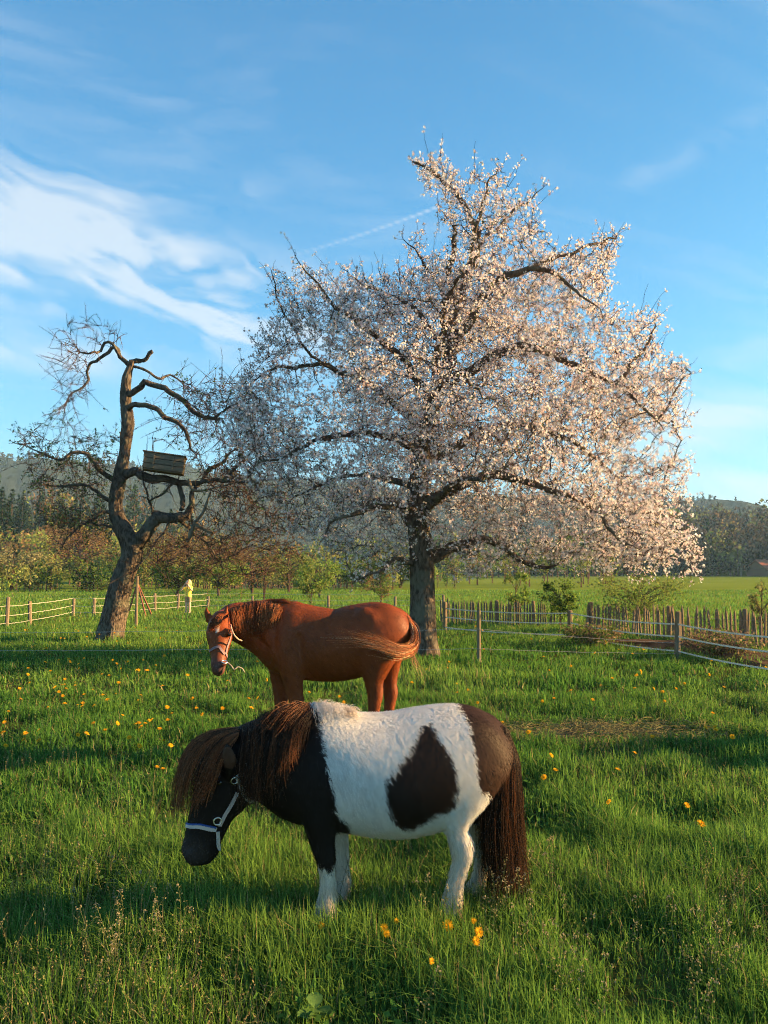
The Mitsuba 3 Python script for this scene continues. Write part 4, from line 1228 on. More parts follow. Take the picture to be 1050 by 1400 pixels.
for k, (l, rr, d) in enumerate(LL):
    n = len(l)
    pts = np.array([L_(x, y, d * j / (n - 1)) for j, (x, y) in enumerate(l)])
    i0 = int(np.argmin(np.linalg.norm((np.array(sk.p) - pts[0]) * [1, .4, 1], axis=1)))
    pts[:, 1] += (np.array(sk.p[i0])[1] - YL) * (1 - np.arange(n) / n * .5)
    pts[1:] += rng.normal(0, .045, (n - 1, 3))
    pts[0] = sk.p[i0]
    sk.limb(pts, rr, parent=i0, step=.09, tag=2 + k)
NL = len(sk.p)
blobs = [([(75, 440), (128, 424), (165, 446), (160, 462), (140, 480), (110, 560), (78, 550), (70, 500)], 420, .9, .3), ([(196, 545), (262, 505), (330, 510), (420, 560), (430, 640), (420, 760), (360, 800), (300, 800), (225, 790), (200, 745), (235, 735), (270, 700), (262, 620), (230, 600)], 2100, 2.2, .25),
         ([(18, 596), (60, 560), (160, 590), (160, 650), (150, 740), (100, 765), (55, 720), (30, 660)], 620, 1.6, .33), ([(178, 640), (215, 600), (250, 640), (240, 690)], 30, .6, .4)]
for px, n, dep, dk in blobs:
    a = inside(None, YL, px, n, dep, rng, .8)
    a = a[meshkit.fbm(a * .9, 3, 17) > .4]
    sk.grow(a, rng, step=.13, di=1.5, dk=dk, iters=90, bias=(0, 0, -.08), wob=.3, first=len(trunk) // 2)
sk.radii(tip=.0042)
ch = sk.chains()
old = thing('old_tree', 'leaning half dead fruit tree with bare twigs and a broken top', 'tree')
tr = [c for c in ch if sk.tag[c[min(1, len(c) - 1)]] == 1]
big = [c for c in ch if c not in tr and max(sk.tag[q] for q in c[1:2]) < 50]
small = [c for c in ch if c not in tr and c not in big]
part(old, 'trunk', PL(knotty(chain_tubes(sk, tr[:1], 14), .05, 13), 'mat_bark', smooth=True))
for c in sorted(big, key=lambda c: -sk.r[c[1]]):
    mm = chain_tubes(sk, [c], 8)
    part(old, 'branch', PL(knotty(mm, .02, 5) if sk.r[c[1]] > .09 else mm, 'mat_bark', smooth=True))
Pn = np.array(sk.p)
fine = np.where((sk.r < .03) & (np.arange(len(Pn)) > len(trunk) + 20))[0]
src = np.repeat(fine, 3)
src = src[rng.uniform(0, 1, len(src)) < np.where(Pn[src, 0] < P(158, 600, YL)[0], .42, .5)]
par_dir = unit(Pn[src] - Pn[np.maximum(np.array(sk.par)[src], 0)])
sd = unit(rng.standard_normal((len(src), 3)) * .75 + par_dir * .9 + [0, 0, .05])
sl = rng.gamma(2.2, .13, len(src))[:, None] + .06
drop = np.array([0, 0, -1.0]) * rng.uniform(-.15, .55, (len(src), 1))
tt = np.array([0, .3, .65, 1.0])
wp = np.stack([Pn[src] + (sd * t + drop * t * t * sl) * sl + rng.normal(0, .02, sd.shape) * t for t in tt], 1)
ends = np.vstack([wp[:, 2], wp[:, 3]])
k2 = rng.integers(0, len(src), int(len(src) * .9))
b2 = wp[k2, 1] * .5 + wp[k2, 2] * .5
d2 = unit(rng.standard_normal(b2.shape) + sd[k2]) * sl[k2] * .4
twig = cat([strands(wp, np.tile([[.0085, .0072, .0055, .004]], (len(src), 1)), 3, cap=False), strands(np.stack([b2, b2 + d2], 1), np.tile([[.004, .003]], (len(k2), 1)), 3, cap=False)])
part(old, 'twigs', PL(cat([chain_tubes(sk, small, 5), twig]), 'mat_twig'), kind='stuff')
left = ends[:, 0] < P(158, 600, YL)[0]
leafy = ends[left & (ends[:, 2] < P(0, 560, YL)[2])]
some = ends[~left][rng.uniform(0, 1, (~left).sum()) < .12]
lc = np.vstack([np.repeat(leafy[rng.uniform(0, 1, len(leafy)) < .5], 3, 0), np.repeat(some, 3, 0)])
lc = lc + rng.standard_normal(lc.shape) * .035
part(old, 'leaves', PL(quads(rng, lc, rng.uniform(.02, .042, len(lc)), .55), 'mat_leaf', np.repeat(tint(rng, len(lc), [.055, .10, .03], .3), 4, 0)), kind='stuff')
# pale bare snags caught in the limb
for l, rr in (([(258, 655), (262, 668), (272, 671), (290, 668), (322, 660)], [.035, .04, .03, .02, .012]), ([(288, 672), (278, 700), (265, 718), (258, 742)], [.02, .035, .045, .05]), ([(266, 716), (282, 725), (292, 728)], [.045, .04, .02])):
    part(old, 'snag', PL(tube(catmull([L_(x, y, -.6) for x, y in l], 5), np.interp(np.linspace(0, 1, 5 * (len(l) - 1) + 1), np.linspace(0, 1, len(l)), rr), 7), 'mat_wood', smooth=True), 'pale bare wood without bark')
# ------------------------------------------------------------------ trees, shrubs and woods behind the paddock
rng = np.random.default_rng(31)


def leafy(rng, H, R, nleaf, size, palette, base=.12, nl=16, sticks=1.0, lumpy=.34, trunk_r=.02):
    """A small tree: (wood mesh, crown mesh with colours), unit-free metres, standing at the origin."""
    hts = rng.uniform(base, .82, nl) * H
    a = rng.uniform(0, 2 * np.pi, nl) + np.arange(nl) * 2.4
    prof = np.sin(np.clip((hts / H - base) / (1.02 - base), .05, 1) * np.pi) ** .6
    L = R * prof * rng.uniform(.55, 1.0, nl)
    s0 = np.stack([0 * hts, 0 * hts, hts * .8], 1)
    e0 = np.stack([np.cos(a) * L, np.sin(a) * L, hts + (H - hts) * .28], 1)
    mid = (s0 + e0) / 2 + np.array([0, 0, 1]) * (.06 * H) + rng.normal(0, .04 * R, (nl, 3))
    r0 = trunk_r * H * .42
    wood = [strands(np.array([[[0, 0, -.1], [rng.normal(0, .02) * H, rng.normal(0, .02) * H, .3 * H], [rng.normal(0, .03) * H, rng.normal(0, .03) * H, .62 * H], [0, 0, .93 * H]]]), np.array([[1, .8, .5, .15]]) * trunk_r * H, 6),
            strands(np.stack([s0, mid, e0], 1), np.tile([[1, .7, .25]], (nl, 1)) * r0, 4)]
    m = 7
    src = np.repeat(np.arange(nl), m)
    t = rng.uniform(.3, 1, len(src))[:, None]
    b = mid[src] * (1 - t) + e0[src] * t
    d = unit(rng.standard_normal(b.shape) + unit(e0 - s0)[src] * .7 + [0, 0, .5]) * rng.uniform(.1, .34, (len(src), 1)) * (R + .15 * H) * .7
    wood.append(strands(np.stack([b, b + d * .5, b + d + [0, 0, .03 * H]], 1), np.tile([[.32, .22, .1]], (len(src), 1)) * r0 * sticks, 3, cap=False))
    lump = b + d * rng.uniform(.4, 1.1, (len(src), 1))
    lump = np.vstack([lump, e0, [[0, 0, .95 * H]]])
    k = rng.integers(0, len(lump), nleaf)
    lr = rng.uniform(.55, 1.2, len(lump)) * R * lumpy
    off = unit(rng.standard_normal((nleaf, 3))) * (rng.uniform(0, 1, nleaf) ** .5 * lr[k])[:, None] * [1, 1, .8]
    C = lump[k] + off
    C[:, 2] = np.maximum(C[:, 2], .05)
    pal = np.asarray(palette, float)
    lc = pal[rng.integers(0, len(pal), len(lump))] * np.exp(rng.normal(0, .16, (len(lump), 1)))
    col = lc[k] * np.exp(rng.normal(0, .2, (nleaf, 1)))
    q = quads(rng, C, size * rng.uniform(.6, 1.3, nleaf), .6)
    return cat(wood), (q[0], q[1], np.repeat(col, 4, 0))


def spruce(rng, H, R, nq, size, base=.06):
    z = H * (1 - (1 - base) * rng.uniform(0, 1, nq) ** .62)
    whorl = np.round(z / (H * .055)) * H * .055
    z = whorl + rng.normal(0, H * .008, nq)
    Rm = R * (1 - z / H).clip(.015) ** .85
    t = rng.uniform(0.15, 1, nq) ** .6
    a = (np.floor(rng.uniform(0, 9, nq)) + whorl * 3.1) * (2 * np.pi / 9) + rng.normal(0, .14, nq)
    rad = Rm * t * (.75 + .35 * np.sin(a * 3 + whorl))
    C = np.stack([np.cos(a) * rad, np.sin(a) * rad, z - rad * .35 + H * .02], 1)
    q = quads(rng, C, size * rng.uniform(.6, 1.2, nq), .45, nrm=rng.normal(0, .5, (nq, 3)) + [0, 0, 1])
    col = np.array([.018, .040, .020]) * np.exp(rng.normal(0, .28, (nq, 1)))
    tr = strands(np.array([[[0, 0, -.2], [0, 0, H * .5], [0, 0, H * .97]]]), np.array([[.014, .01, .002]]) * H, 6)
    return tr, (q[0], q[1], np.repeat(col, 4, 0))


FRESH = [[.17, .25, .045], [.13, .22, .04], [.20, .26, .06]]
OLIVE = [[.20, .235, .06], [.15, .20, .05], [.24, .25, .08], [.14, .17, .05]]
BROWN = [[.21, .125, .06], [.24, .16, .07], [.17, .105, .06], [.20, .17, .06]]
DARK = [[.035, .075, .02], [.05, .10, .025], [.06, .11, .03]]
PALE = [[.24, .23, .10], [.20, .20, .08], [.27, .24, .13]]
proto = {}


def proto_tree(kind, v):
    if (kind, v) not in proto:
        r = np.random.default_rng(500 + 17 * v + len(kind))
        if kind == 'spruce':
            w, c = spruce(r, 1.0, .21 + .03 * v, 1500, .028)
        else:
            pal, n, sz, st = {'fresh': (FRESH, 2600, .02, 1), 'olive': (OLIVE, 2600, .019, 1.2), 'brown': (BROWN, 1700, .013, 2.2), 'dark': (DARK, 2600, .021, 1), 'pale': (PALE, 2600, .019, 1)}[kind]
            w, c = leafy(r, 1.0, .40, n, sz, pal, base=.03, nl=26, sticks=st)
        proto[kind, v] = (PL(w, 'mat_twig' if kind != 'spruce' else 'mat_twig'), PL(c, 'mat_leaf', c[2]))
    return proto[kind, v]


def place_tree(name, label, kind, v, px, top, width, Y, group, rot=0.0):
    """A tree whose crown spans width photo pixels and whose top stands at photo row top, at depth Y."""
    x = P(px, 780, Y)[0]
    z0 = float(land(x, Y))
    H = P(px, top, Y)[2] - z0
    R = width / F_PX * Y * .5
    w, c = proto_tree(kind, v)
    k = thing(name, label, 'tree' if 'tree' in name else 'shrub', group)
    f = .46 if kind != 'spruce' else .24
    m = T().translate([x, Y, z0]).rotate([0, 0, 1], rot).scale([R / f, R / f, H])
    part(k, 'trunk', {**w, 'to_world': m})
    part(k, 'crown', {**c, 'to_world': m})
    return k


GW = 'trees of the wood edge behind the left fence'
rows = [('broadleaf_tree', 'pale olive round tree nearest the picture edge at the foot of the spruces', 'pale', 0, 18, 752, 92, 60), ('broadleaf_tree', 'olive spring tree between the pale round tree and the small dark spruce', 'olive', 1, 70, 762, 78, 63),
        ('broadleaf_tree', 'bare reddish brown tree rising behind the small dark spruce', 'brown', 0, 108, 716, 92, 72), ('broadleaf_tree', 'olive brown tree directly behind the leaning trunk', 'olive', 2, 168, 738, 86, 66),
        ('broadleaf_tree', 'bare brown tree seen through the fork of the leaning tree', 'brown', 1, 216, 738, 92, 68), ('broadleaf_tree', 'dark green bushy tree behind the child', 'dark', 0, 242, 770, 76, 46),
        ('broadleaf_tree', 'fresh green tree above the head of the horse', 'fresh', 0, 300, 768, 80, 47), ('broadleaf_tree', 'brownish budding tree above the neck of the horse', 'brown', 2, 345, 752, 84, 52),
        ('broadleaf_tree', 'olive tree behind the withers of the horse', 'olive', 0, 395, 756, 76, 55), ('broadleaf_tree', 'light green tree behind the back of the horse', 'fresh', 1, 437, 766, 62, 44),
        ('broadleaf_tree', 'dark green tree far behind the croup of the horse', 'dark', 1, 500, 764, 84, 64), ('broadleaf_tree', 'dark green tree just left of the apple trunk, far behind', 'dark', 2, 548, 762, 80, 70),
        ('broadleaf_tree', 'pale green tree far left behind the first fence post', 'pale', 1, -40, 738, 110, 62)]
for i, (n, lab, kind, v, px, top, w, Y) in enumerate(rows):
    place_tree(n, lab, kind, v, px, top, w * 1.12, Y, GW, 37 * i)
place_tree('spruce_tree', 'small dark spruce standing alone in front of the wood edge', 'spruce', 1, 124, 772, 44, 57, GW)
place_tree('shrub', 'dark green low bush at the foot of the wood, left of the small spruce', 'dark', 0, 42, 790, 44, 57, GW)
place_tree('shrub', 'pale green low bush right of the small spruce', 'fresh', 2, 152, 793, 40, 56, GW)
GS = 'spruces on the wooded rise on the left'
for i in range(30):
    px = rng.uniform(-60, 150) if i < 22 else rng.uniform(110, 420)
    Y = rng.uniform(105, 165) if i < 22 else rng.uniform(150, 190)
    top = (662 + 22 * rng.uniform() + max(0, px - 60) * .45 + (150 - Y) * .2) if i < 22 else 742 + 18 * rng.uniform()
    place_tree('spruce_tree', 'dark spruce on the wooded rise above the pale spring trees' if i < 22 else 'dark spruce far behind the twigs between the two trees', 'spruce', i % 3, px, top, rng.uniform(28, 44), Y, GS if i < 22 else 'spruces far behind between the trees', i * 40)
GB = 'bare brown trees behind the wood edge'
for i in range(16):
    px = rng.uniform(-40, 330)
    place_tree('broadleaf_tree', 'bare brown woodland tree in the second row behind the wood edge', 'brown', i % 3, px, 712 + 24 * rng.uniform() + .03 * px, 78, rng.uniform(82, 104), GB, i * 51)

# the far woods: hundreds of trees that read as one mass
fw, fl = [], []


def wood_mass(n, a0, a1, r0, r1, hs, palettes, nq, size):
    for _ in range(n):
        a, r = rng.uniform(a0, a1), rng.uniform(r0, r1)
        x, y = r * math.sin(a), r * math.cos(a)
        H = rng.uniform(*hs)
        kind = rng.choice(len(palettes), p=[q[0] for q in palettes])
        pal = np.array(palettes[kind][1])
        con = palettes[kind][2]
        if con:
            t = 1 - rng.uniform(0, 1, nq) ** .6 * .92
            rad = H * .17 * (1 - t).clip(.03) ** .9 * rng.uniform(.4, 1, nq) ** .5
            th = rng.uniform(0, 2 * np.pi, nq)
            C = np.stack([np.cos(th) * rad, np.sin(th) * rad, t * H], 1)
        else:
            lum = rng.normal(0, 1, (7, 3)) * [H * .17, H * .17, H * .2] + [0, 0, H * .62]
            C = lum[rng.integers(0, 7, nq)] + unit(rng.standard_normal((nq, 3))) * H * .14
            C[:, 2] = C[:, 2].clip(.2)
        z = float(land(x, y))
        q = quads(rng, C + [x, y, z], size * H / 12 * rng.uniform(.6, 1.3, nq), .65)
        base = pal[rng.integers(0, len(pal))] * np.exp(rng.normal(0, .2))
        fl.append((q[0], q[1], np.repeat(base * np.exp(rng.normal(0, .22, (nq, 1))), 4, 0)))
        fw.append(strands(np.array([[[x, y, z - .3], [x, y, z + H * .8]]]), np.array([[.018, .006]]) * H, 4))


CO = [[.016, .034, .018], [.022, .042, .02]]
GREY = [[.065, .055, .048], [.055, .048, .04], [.08, .068, .055]]
MIX = [(.28, CO, True), (.46, GREY, False), (.15, OLIVE, False), (.05, PALE, False), (.06, BROWN, False)]
wood_mass(420, .24, .66, 232, 345, (10, 16), MIX, 150, .55)
wood_mass(150, -.12, .30, 150, 260, (7, 11), [(.3, CO, True), (.45, DARK, False), (.25, OLIVE, False)], 120, .6)
wood_mass(170, -.66, -.14, 170, 260, (8, 13), [(.8, CO, True), (.1, BROWN, False), (.1, OLIVE, False)], 150, .5)
wood_mass(110, -.66, -.1, 96, 125, (4, 6.5), [(.2, CO, True), (.45, BROWN, False), (.35, OLIVE, False)], 150, .42)
wood_mass(130, -.6, .1, 60, 72, (1.3, 2.6), [(.35, DARK, False), (.4, OLIVE, False), (.25, FRESH, False)], 110, .6)
wood_mass(90, -.45, .3, 72, 98, (3.0, 4.6), [(.3, BROWN, False), (.4, OLIVE, False), (.3, FRESH, False)], 160, .40)
hx_ = rng.uniform(-.55, .55, 2600)
hr_ = rng.uniform(400, 860, 2600)
wd = meshkit.fbm(np.stack([hr_ * np.sin(hx_) * .0042 + 9, hr_ * np.cos(hx_) * .0042, 0 * hx_], -1), 3, 0)
for a, r in zip(hx_[wd > .47][:800], hr_[wd > .47][:800]):
    wood_mass(1, a, a + 1e-4, r, r + .1, (5, 9), [(.5, CO, True), (.5, GREY, False)], 34, 2.0)
fl = cat(fl)
solo('forest', PL(fl, 'mat_leaf', fl[2]), 'far mixed woods in spring leaf, hazy, behind the fields', kind='stuff')
part('forest', 'trunks', PL(cat(fw), 'mat_twig'), kind='stuff')

# shrubs among the fences
def shrub(label, px, base_y, top, width, Y, pal, nleaf, size, sticks=1.0, nl=18, bare=.05, group=None, name='shrub'):
    x = P(px, 780, Y)[0]
    z0 = float(land(x, Y))
    H, R = P(px, top, Y)[2] - z0, width / F_PX * Y * .5
    w, c = leafy(rng, H, R, nleaf, size, pal, base=bare, nl=nl, sticks=sticks, trunk_r=.014, lumpy=.26)
    k = thing(name, label, 'shrub' if name == 'shrub' else 'tree', group)
    t = T().translate([x, Y, z0])
    part(k, 'stem', PL(w, 'mat_twig', to_world=t))
    part(k, 'foliage', PL(c, 'mat_leaf', c[2], to_world=t))


shrub('round fresh green bush in the gap of the paling fence', 764, 845, 793, 62, 20.5, DARK + FRESH, 2200, .035)
shrub('wide leafy bush under the drooping blossom, right of the round bush', 872, 860, 782, 150, 19.0, FRESH + OLIVE, 2300, .035, 1.4, nl=34)
shrub('thin sapling with few leaves right of the apple trunk', 706, 850, 772, 52, 23.0, FRESH, 520, .05, 1.4, 12)
shrub('sparse pale shrub at the fence by the right edge', 1040, 870, 785, 44, 16.5, PALE + OLIVE, 500, .035, 1.4, 14)
shrub('airy green shrub behind the middle of the back of the horse', 425, 832, 772, 58, 34, FRESH + OLIVE, 1500, .06, 1.6, 18)
shrub('thin bare sapling with pale buds behind the mane of the horse', 362, 832, 742, 40, 36, BROWN + OLIVE, 420, .05, 1.6, 14)
shrub('pale budding shrub left of the apple trunk', 520, 830, 778, 60, 33, BROWN + FRESH, 900, .05, 1.6, 16)
shrub('low dead stalks and young leaves along the bed behind the right fence', 812, 895, 858, 90, 15.6, [[.2, .15, .09], [.12, .17, .04]], 2200, .03, 2, 46, .02)
shrub('brown brambles on the bed at the right edge of the fence', 985, 905, 866, 120, 13.6, [[.16, .11, .08], [.10, .14, .04], [.22, .16, .1]], 2200, .03, 2, 50, .02)
# a bush right of the view, whose shadow lies across the grass
w, c = leafy(rng, 1.4, .62, 3600, .045, DARK + FRESH, base=.03, nl=30, trunk_r=.014, lumpy=.3)
k = thing('shrub', 'dense green bush standing beside the view', 'shrub')
t = T().translate([6.5, 6.75, 0])
part(k, 'stem', PL(w, 'mat_twig', to_world=t))
part(k, 'foliage', PL(c, 'mat_leaf', c[2], to_world=t))
# ------------------------------------------------------------------ fences
rng = np.random.default_rng(61)


def post_mesh(h, r, lean=(0, 0), sq=False, pointed=False):
    n = 8 if not sq else 4
    a = np.arange(n) * 2 * np.pi / n + (np.pi / 4 if sq else 0)
    rows = [(-.25, 1.0), (.02, 1.02), (h * .5, .98), (h - .02, .97), (h, .84 if not pointed else .3)]
    if pointed:
        rows[3] = (h - .09, .97)
    v = [np.stack([np.cos(a) * r * s + lean[0] * z, np.sin(a) * r * s + lean[1] * z, 0 * a + z], 1) for z, s in rows]
    v = np.vstack(v + [[[lean[0] * h, lean[1] * h, h + (.012 if not pointed else .03)]]])
    f = []
    for i in range(len(rows) - 1):
        for k in range(n):
            p, q = i * n + k, i * n + (k + 1) % n
            f += [[p, q, q + n], [p, q + n, p + n]]
    top = (len(rows) - 1) * n
    f += [[top + k, top + (k + 1) % n, len(v) - 1] for k in range(n)]
    return v, np.array(f)


def tape(pts, w, t, sag=.03, col=(.78, .76, .72)):
    """A flat fence tape or a wire hanging between posts."""
    out = []
    for p, q in zip(pts[:-1], pts[1:]):
        s = np.linspace(0, 1, 9)[:, None]
        c = p * (1 - s) + q * s
        c[:, 2] -= sag * 4 * (s * (1 - s))[:, 0]
        d = unit(q - p)
        side = unit(np.cross(d, [0, 0, 1])) * t / 2
        up = np.array([0, 0, w / 2])
        v = np.stack([c - side - up, c + side - up, c + side + up, c - side + up], 1).reshape(-1, 3)
        f = []
        for i in range(8):
            for k in range(4):
                a, b = i * 4 + k, i * 4 + (k + 1) % 4
                f += [[a, b, b + 4], [a, b + 4, a + 4]]
        f += [[0, 2, 1], [0, 3, 2], [32, 33, 34], [32, 34, 35]]
        out.append((v, np.array(f)))
    return cat(out)


def fence(name, label, posts, heights, r, tapes, group=None, tape_w=.02, tape_t=.004, col=(.62, .6, .56), sag=.03, leans=None):
    """posts: ground points; heights; tapes: list of lists of (post index, height)."""
    k = thing(name, label, 'fence', group)
    for i, (p, h) in enumerate(zip(posts, heights)):
        if h > 0:
            m = post_mesh(h, r, (rng.normal(0, .03), rng.normal(0, .03)) if leans is None else leans[i])
            part(k, 'post', PL(m, 'mat_wood', smooth=35, to_world=T().translate([p[0], p[1], float(land(p[0], p[1]))])))
    for t in tapes:
        pts = [np.array([posts[i][0], posts[i][1] - r - .004, float(land(*posts[i])) + z]) for i, z in t]
        part(k, 'tape', PL(tape(pts, tape_w, tape_t, sag), 'mat_strap', col))
    return k


def foot(px, py):
    """Ground point seen at a pixel below the horizon."""
    a, b = P(px, py, 1.0), np.array([0, 0, EYE])
    s = EYE / (EYE - a[2])
    return np.array([a[0] * s, s])


lf = [foot(*q) for q in ((-70, 866), (9, 859), (41, 855), (100, 842), (128, 843), (212, 837), (243, 834.5), (284, 831.5), (345, 831), (449, 832.5), (540, 832), (606, 833))]
fence('rope_fence', 'long wooden post fence with white tapes across the left background', lf, [.85, .86, .70, .60, .64, .72, .66, .50, .5, .55, .5, .6], .055,
      [[(i, h) for i in range(len(lf))] for h in (.62, .36, .14)], tape_w=.011, sag=.02, col=(.4, .38, .35))
pf = foot(186, 860)
k = fence('fence_post', 'tall thin dark post standing alone right of the leaning trunk', [pf], [1.45], .04, [])
rf = [foot(*q) for q in ((608, 866), (779, 877), (926, 902), (1110, 936), (1400, 1010))]
fence('rope_fence', 'post fence with drooping white tapes in the right background, nearing the camera', rf, [.80, .70, .86, .86, .86], .058,
      [[(i, h) for i in range(5)] for h in (.70 - .06, .42, .16)], tape_w=.026, sag=.045)
wf = [foot(*q) for q in ((-160, 912), (655, 909), (930, 903))]
k = fence('wire_fence', 'thin electric wire fence crossing in front of the apple trunk, on one slim post', [wf[0], foot(300, 911), wf[1], rf[2]], [.8, 0, .92, 0], .035,
          [[(0, .59), (1, .6), (2, .6), (3, .3)], [(0, .3), (1, .29), (2, .27), (3, .12)]], tape_w=.005, tape_t=.004, col=(.4, .36, .35), sag=.02)

# chestnut paling fences: every pale is a part
def paling(label, a, b, n, h, post_at, skip=()):
    k = thing('paling_fence', label, 'fence')
    a, b = np.asarray(a), np.asarray(b)
    pals = [post_mesh(h * s, .03, sq=True, pointed=True) for s in (1.0, .96, 1.04)]
    pl = [PL(m, 'mat_wood') for m in pals]
    d = unit(b - a)
    ang = math.degrees(math.atan2(d[1], d[0]))
    for i in range(n):
        t = (i + rng.uniform(-.15, .15)) / (n - 1)
        q = a * (1 - t) + b * t
        part(k, 'pale', {**pl[i % 3], 'to_world': T().translate([q[0], q[1], float(land(*q))]).rotate([0, 1, 0], rng.normal(0, 3.0)).rotate([1, 0, 0], rng.normal(0, 2)).rotate([0, 0, 1], ang).scale([rng.uniform(.8, 1.3), .7, rng.uniform(.92, 1.05)])})
    for t in post_at:
        q = a * (1 - t) + b * t
        q = q + np.array([-d[1], d[0]]) * .06
        part(k, 'post', PL(post_mesh(h * 1.04, .055), 'mat_wood', smooth=35, to_world=T().translate([q[0], q[1], float(land(*q))])))
    for z in (.3, .75):
        w = np.array([-d[1], d[0]]) * -.026
        pts = [np.array([*(a + w), h * z]), np.array([*(b + w), h * z])]
        part(k, 'wire', PL(tape(pts, .006, .006, .01), 'mat_strap', [.25, .22, .2]))


paling('grey wooden paling fence just right of the apple trunk', foot(604, 853), foot(758, 857), 44, .70, (.5, .82))
paling('weathered paling fence behind the bed at the right edge', foot(802, 864), foot(1120, 893), 66, .74, (.02, .42, .74))

# brown bed behind the right fence
px = [(800, 884), (850, 887), (926, 895), (1000, 908), (1100, 924), (1140, 912), (1050, 895), (960, 882), (880, 876), (810, 877)]
g = np.array([foot(*q) for q in px])
ctr = g.mean(0)
rr = np.linspace(0, 1, 9)
ed = catmull(np.vstack([g, g[:1]]), 6)[:-1]
X = ctr + rr[:, None, None] * (ed - ctr)[None]
na = len(ed)
Z = gz(X[..., 0], X[..., 1]) + .01 + .17 * (1 - rr[:, None] ** 2) * (.5 + meshkit.fbm(np.concatenate([X * 3, 0 * X[..., :1]], -1), 3, 4))
i, j = np.meshgrid(np.arange(8), np.arange(na), indexing='ij')
q = np.stack([i * na + j, i * na + (j + 1) % na, (i + 1) * na + (j + 1) % na, (i + 1) * na + j], -1).reshape(-1, 4)
solo('soil_bed', PL((np.concatenate([X, Z[..., None]], -1).reshape(-1, 3), np.vstack([q[:, [0, 2, 1]], q[:, [0, 3, 2]]])), 'mat_soil', smooth=True), 'brown earth bed along the right fence', kind='structure')

# ------------------------------------------------------------------ wooden box up in the old tree
bx = thing('wooden_box', 'grey weathered wooden box resting on the bare limb of the leaning tree', 'box')
c = P(225, 634, 16.6)
tilt = np.array(trimesh.transformations.euler_matrix(0, math.radians(6.5), math.radians(12)))[:3, :3]
W, D_, H_ = .88, .46, .36


def bpart(name, x, y, z, sx, sy, sz, **kw):
    v, f = box(x, y, z, sx, sy, sz, bev=.006)
    part(bx, name, PL((v @ tilt.T + c, f), 'mat_wood'), **kw)


for i in range(3):
    z = -H_ / 2 + (i + .5) * H_ / 3
    bpart('front_board', rng.normal(0, .004), -D_ / 2, z, W, .024, H_ / 3 - .012)
    bpart('back_board', 0, D_ / 2, z, W, .024, H_ / 3 - .012)
    for s in (-1, 1):
        bpart('end_board', s * (W / 2 - .014), 0, z, .022, D_ - .03, H_ / 3 - .01)
bpart('lid', -.005, 0, H_ / 2 + .016, W + .06, D_ + .07, .028)
bpart('base', 0, 0, -H_ / 2 - .012, W, D_ - .02, .022)
for s in (-.22, .2):
    bpart('batten', s, -D_ / 2 - .022, 0, .035, .018, H_ - .02)

# ------------------------------------------------------------------ tripod of poles behind the tall post
tp = thing('pole_tripod', 'tripod of thin reddish brown poles tied at the top, beside the tall dark post', 'tripod')
Yt = 27.0
apex = P(188, 797, Yt)
for (x, dd) in ((175, .2), (199, -.4), (207, .3)):
    b = P(x, 838, Yt + dd)
    b[2] = 0
    e = apex + (apex - b) * .06
    part(tp, 'pole', PL(tube([b, (b + e) / 2, e], [.032, .03, .024], 7), 'mat_pole', smooth=True))

# ------------------------------------------------------------------ child by the far fence
Yp, HP = 28.0, 1.24
cx = P(257, 830, Yp)[0]
sc = HP / 1.24
B = Blend([cx - .42, Yp - .4, -.02], [cx + .42, Yp + .4, 1.32], .0125)
J = lambda x, y, z: np.array([cx + x, Yp + y, z])
B.limb([J(0, 0, .62), J(.0, 0, .75), J(.0, 0, .92), J(0, 0, .985)], [.095, .088, .10, .07], [.12, .11, .13, .09], L=(1, 0, 0), k=.03)
B.limb([J(0, 0, .98), J(-.01, -.01, 1.05)], .042, .042, k=.03)
B.limb([J(-.012, -.01, 1.15)], .088, .078, L=(1, 0, 0), k=.02)
B.limb([J(-.075, -.055, 1.115), J(-.06, -.06, 1.09)], .03, .03, k=.03)
for s in (-1, 1):
    B.limb([J(s * .055, 0, .62), J(s * .06, -.015, .36), J(s * .06, .012, .09), J(s * .06, .0, .05)], [.07, .05, .034, .036], [.07, .05, .034, .036], k=.03)
    B.limb([J(s * .06, .01, .03), J(s * .07 - .02, -.12, .022)], [.03, .026], [.034, .032], k=.02)
HAND = []
for s, hx in ((-1, -.10), (1, .02)):
    sh_, el, wr = J(s * .135, 0, .96), J(s * .20 - .05, -.10, .86), J(hx, -.17, 1.06)
    B.limb([sh_, el], [.042, .033], [.042, .033], k=.03)
    B.limb([el, wr], [.033, .024], [.033, .024], k=.02)
    pl_ = wr + unit(wr - el) * .05
    B.limb([wr, pl_], [.022, .026], [.016, .016], k=.015)
    HAND.append((wr, pl_, s))
kid = B.mesh(4)
kv, kf = np.array(kid.vertices), np.array(kid.faces)
person = thing('person', 'child in yellow top and tan shorts, hands at the face, by the far fence', 'person')
skin = [.62, .40, .30]
col = np.where(((kv[:, 2] > .60) & (kv[:, 2] < 1.0) & (np.abs(kv[:, 0] - cx) < .17) & (np.abs(kv[:, 1] - Yp) < .13))[:, None], [.80, .70, .10], np.array(skin))
col = np.where(((kv[:, 2] <= .62) & (kv[:, 2] > .40))[:, None], [.36, .25, .16], col)
col = np.where((kv[:, 2] < .065)[:, None], [.2, .16, .14], col)
fing = []
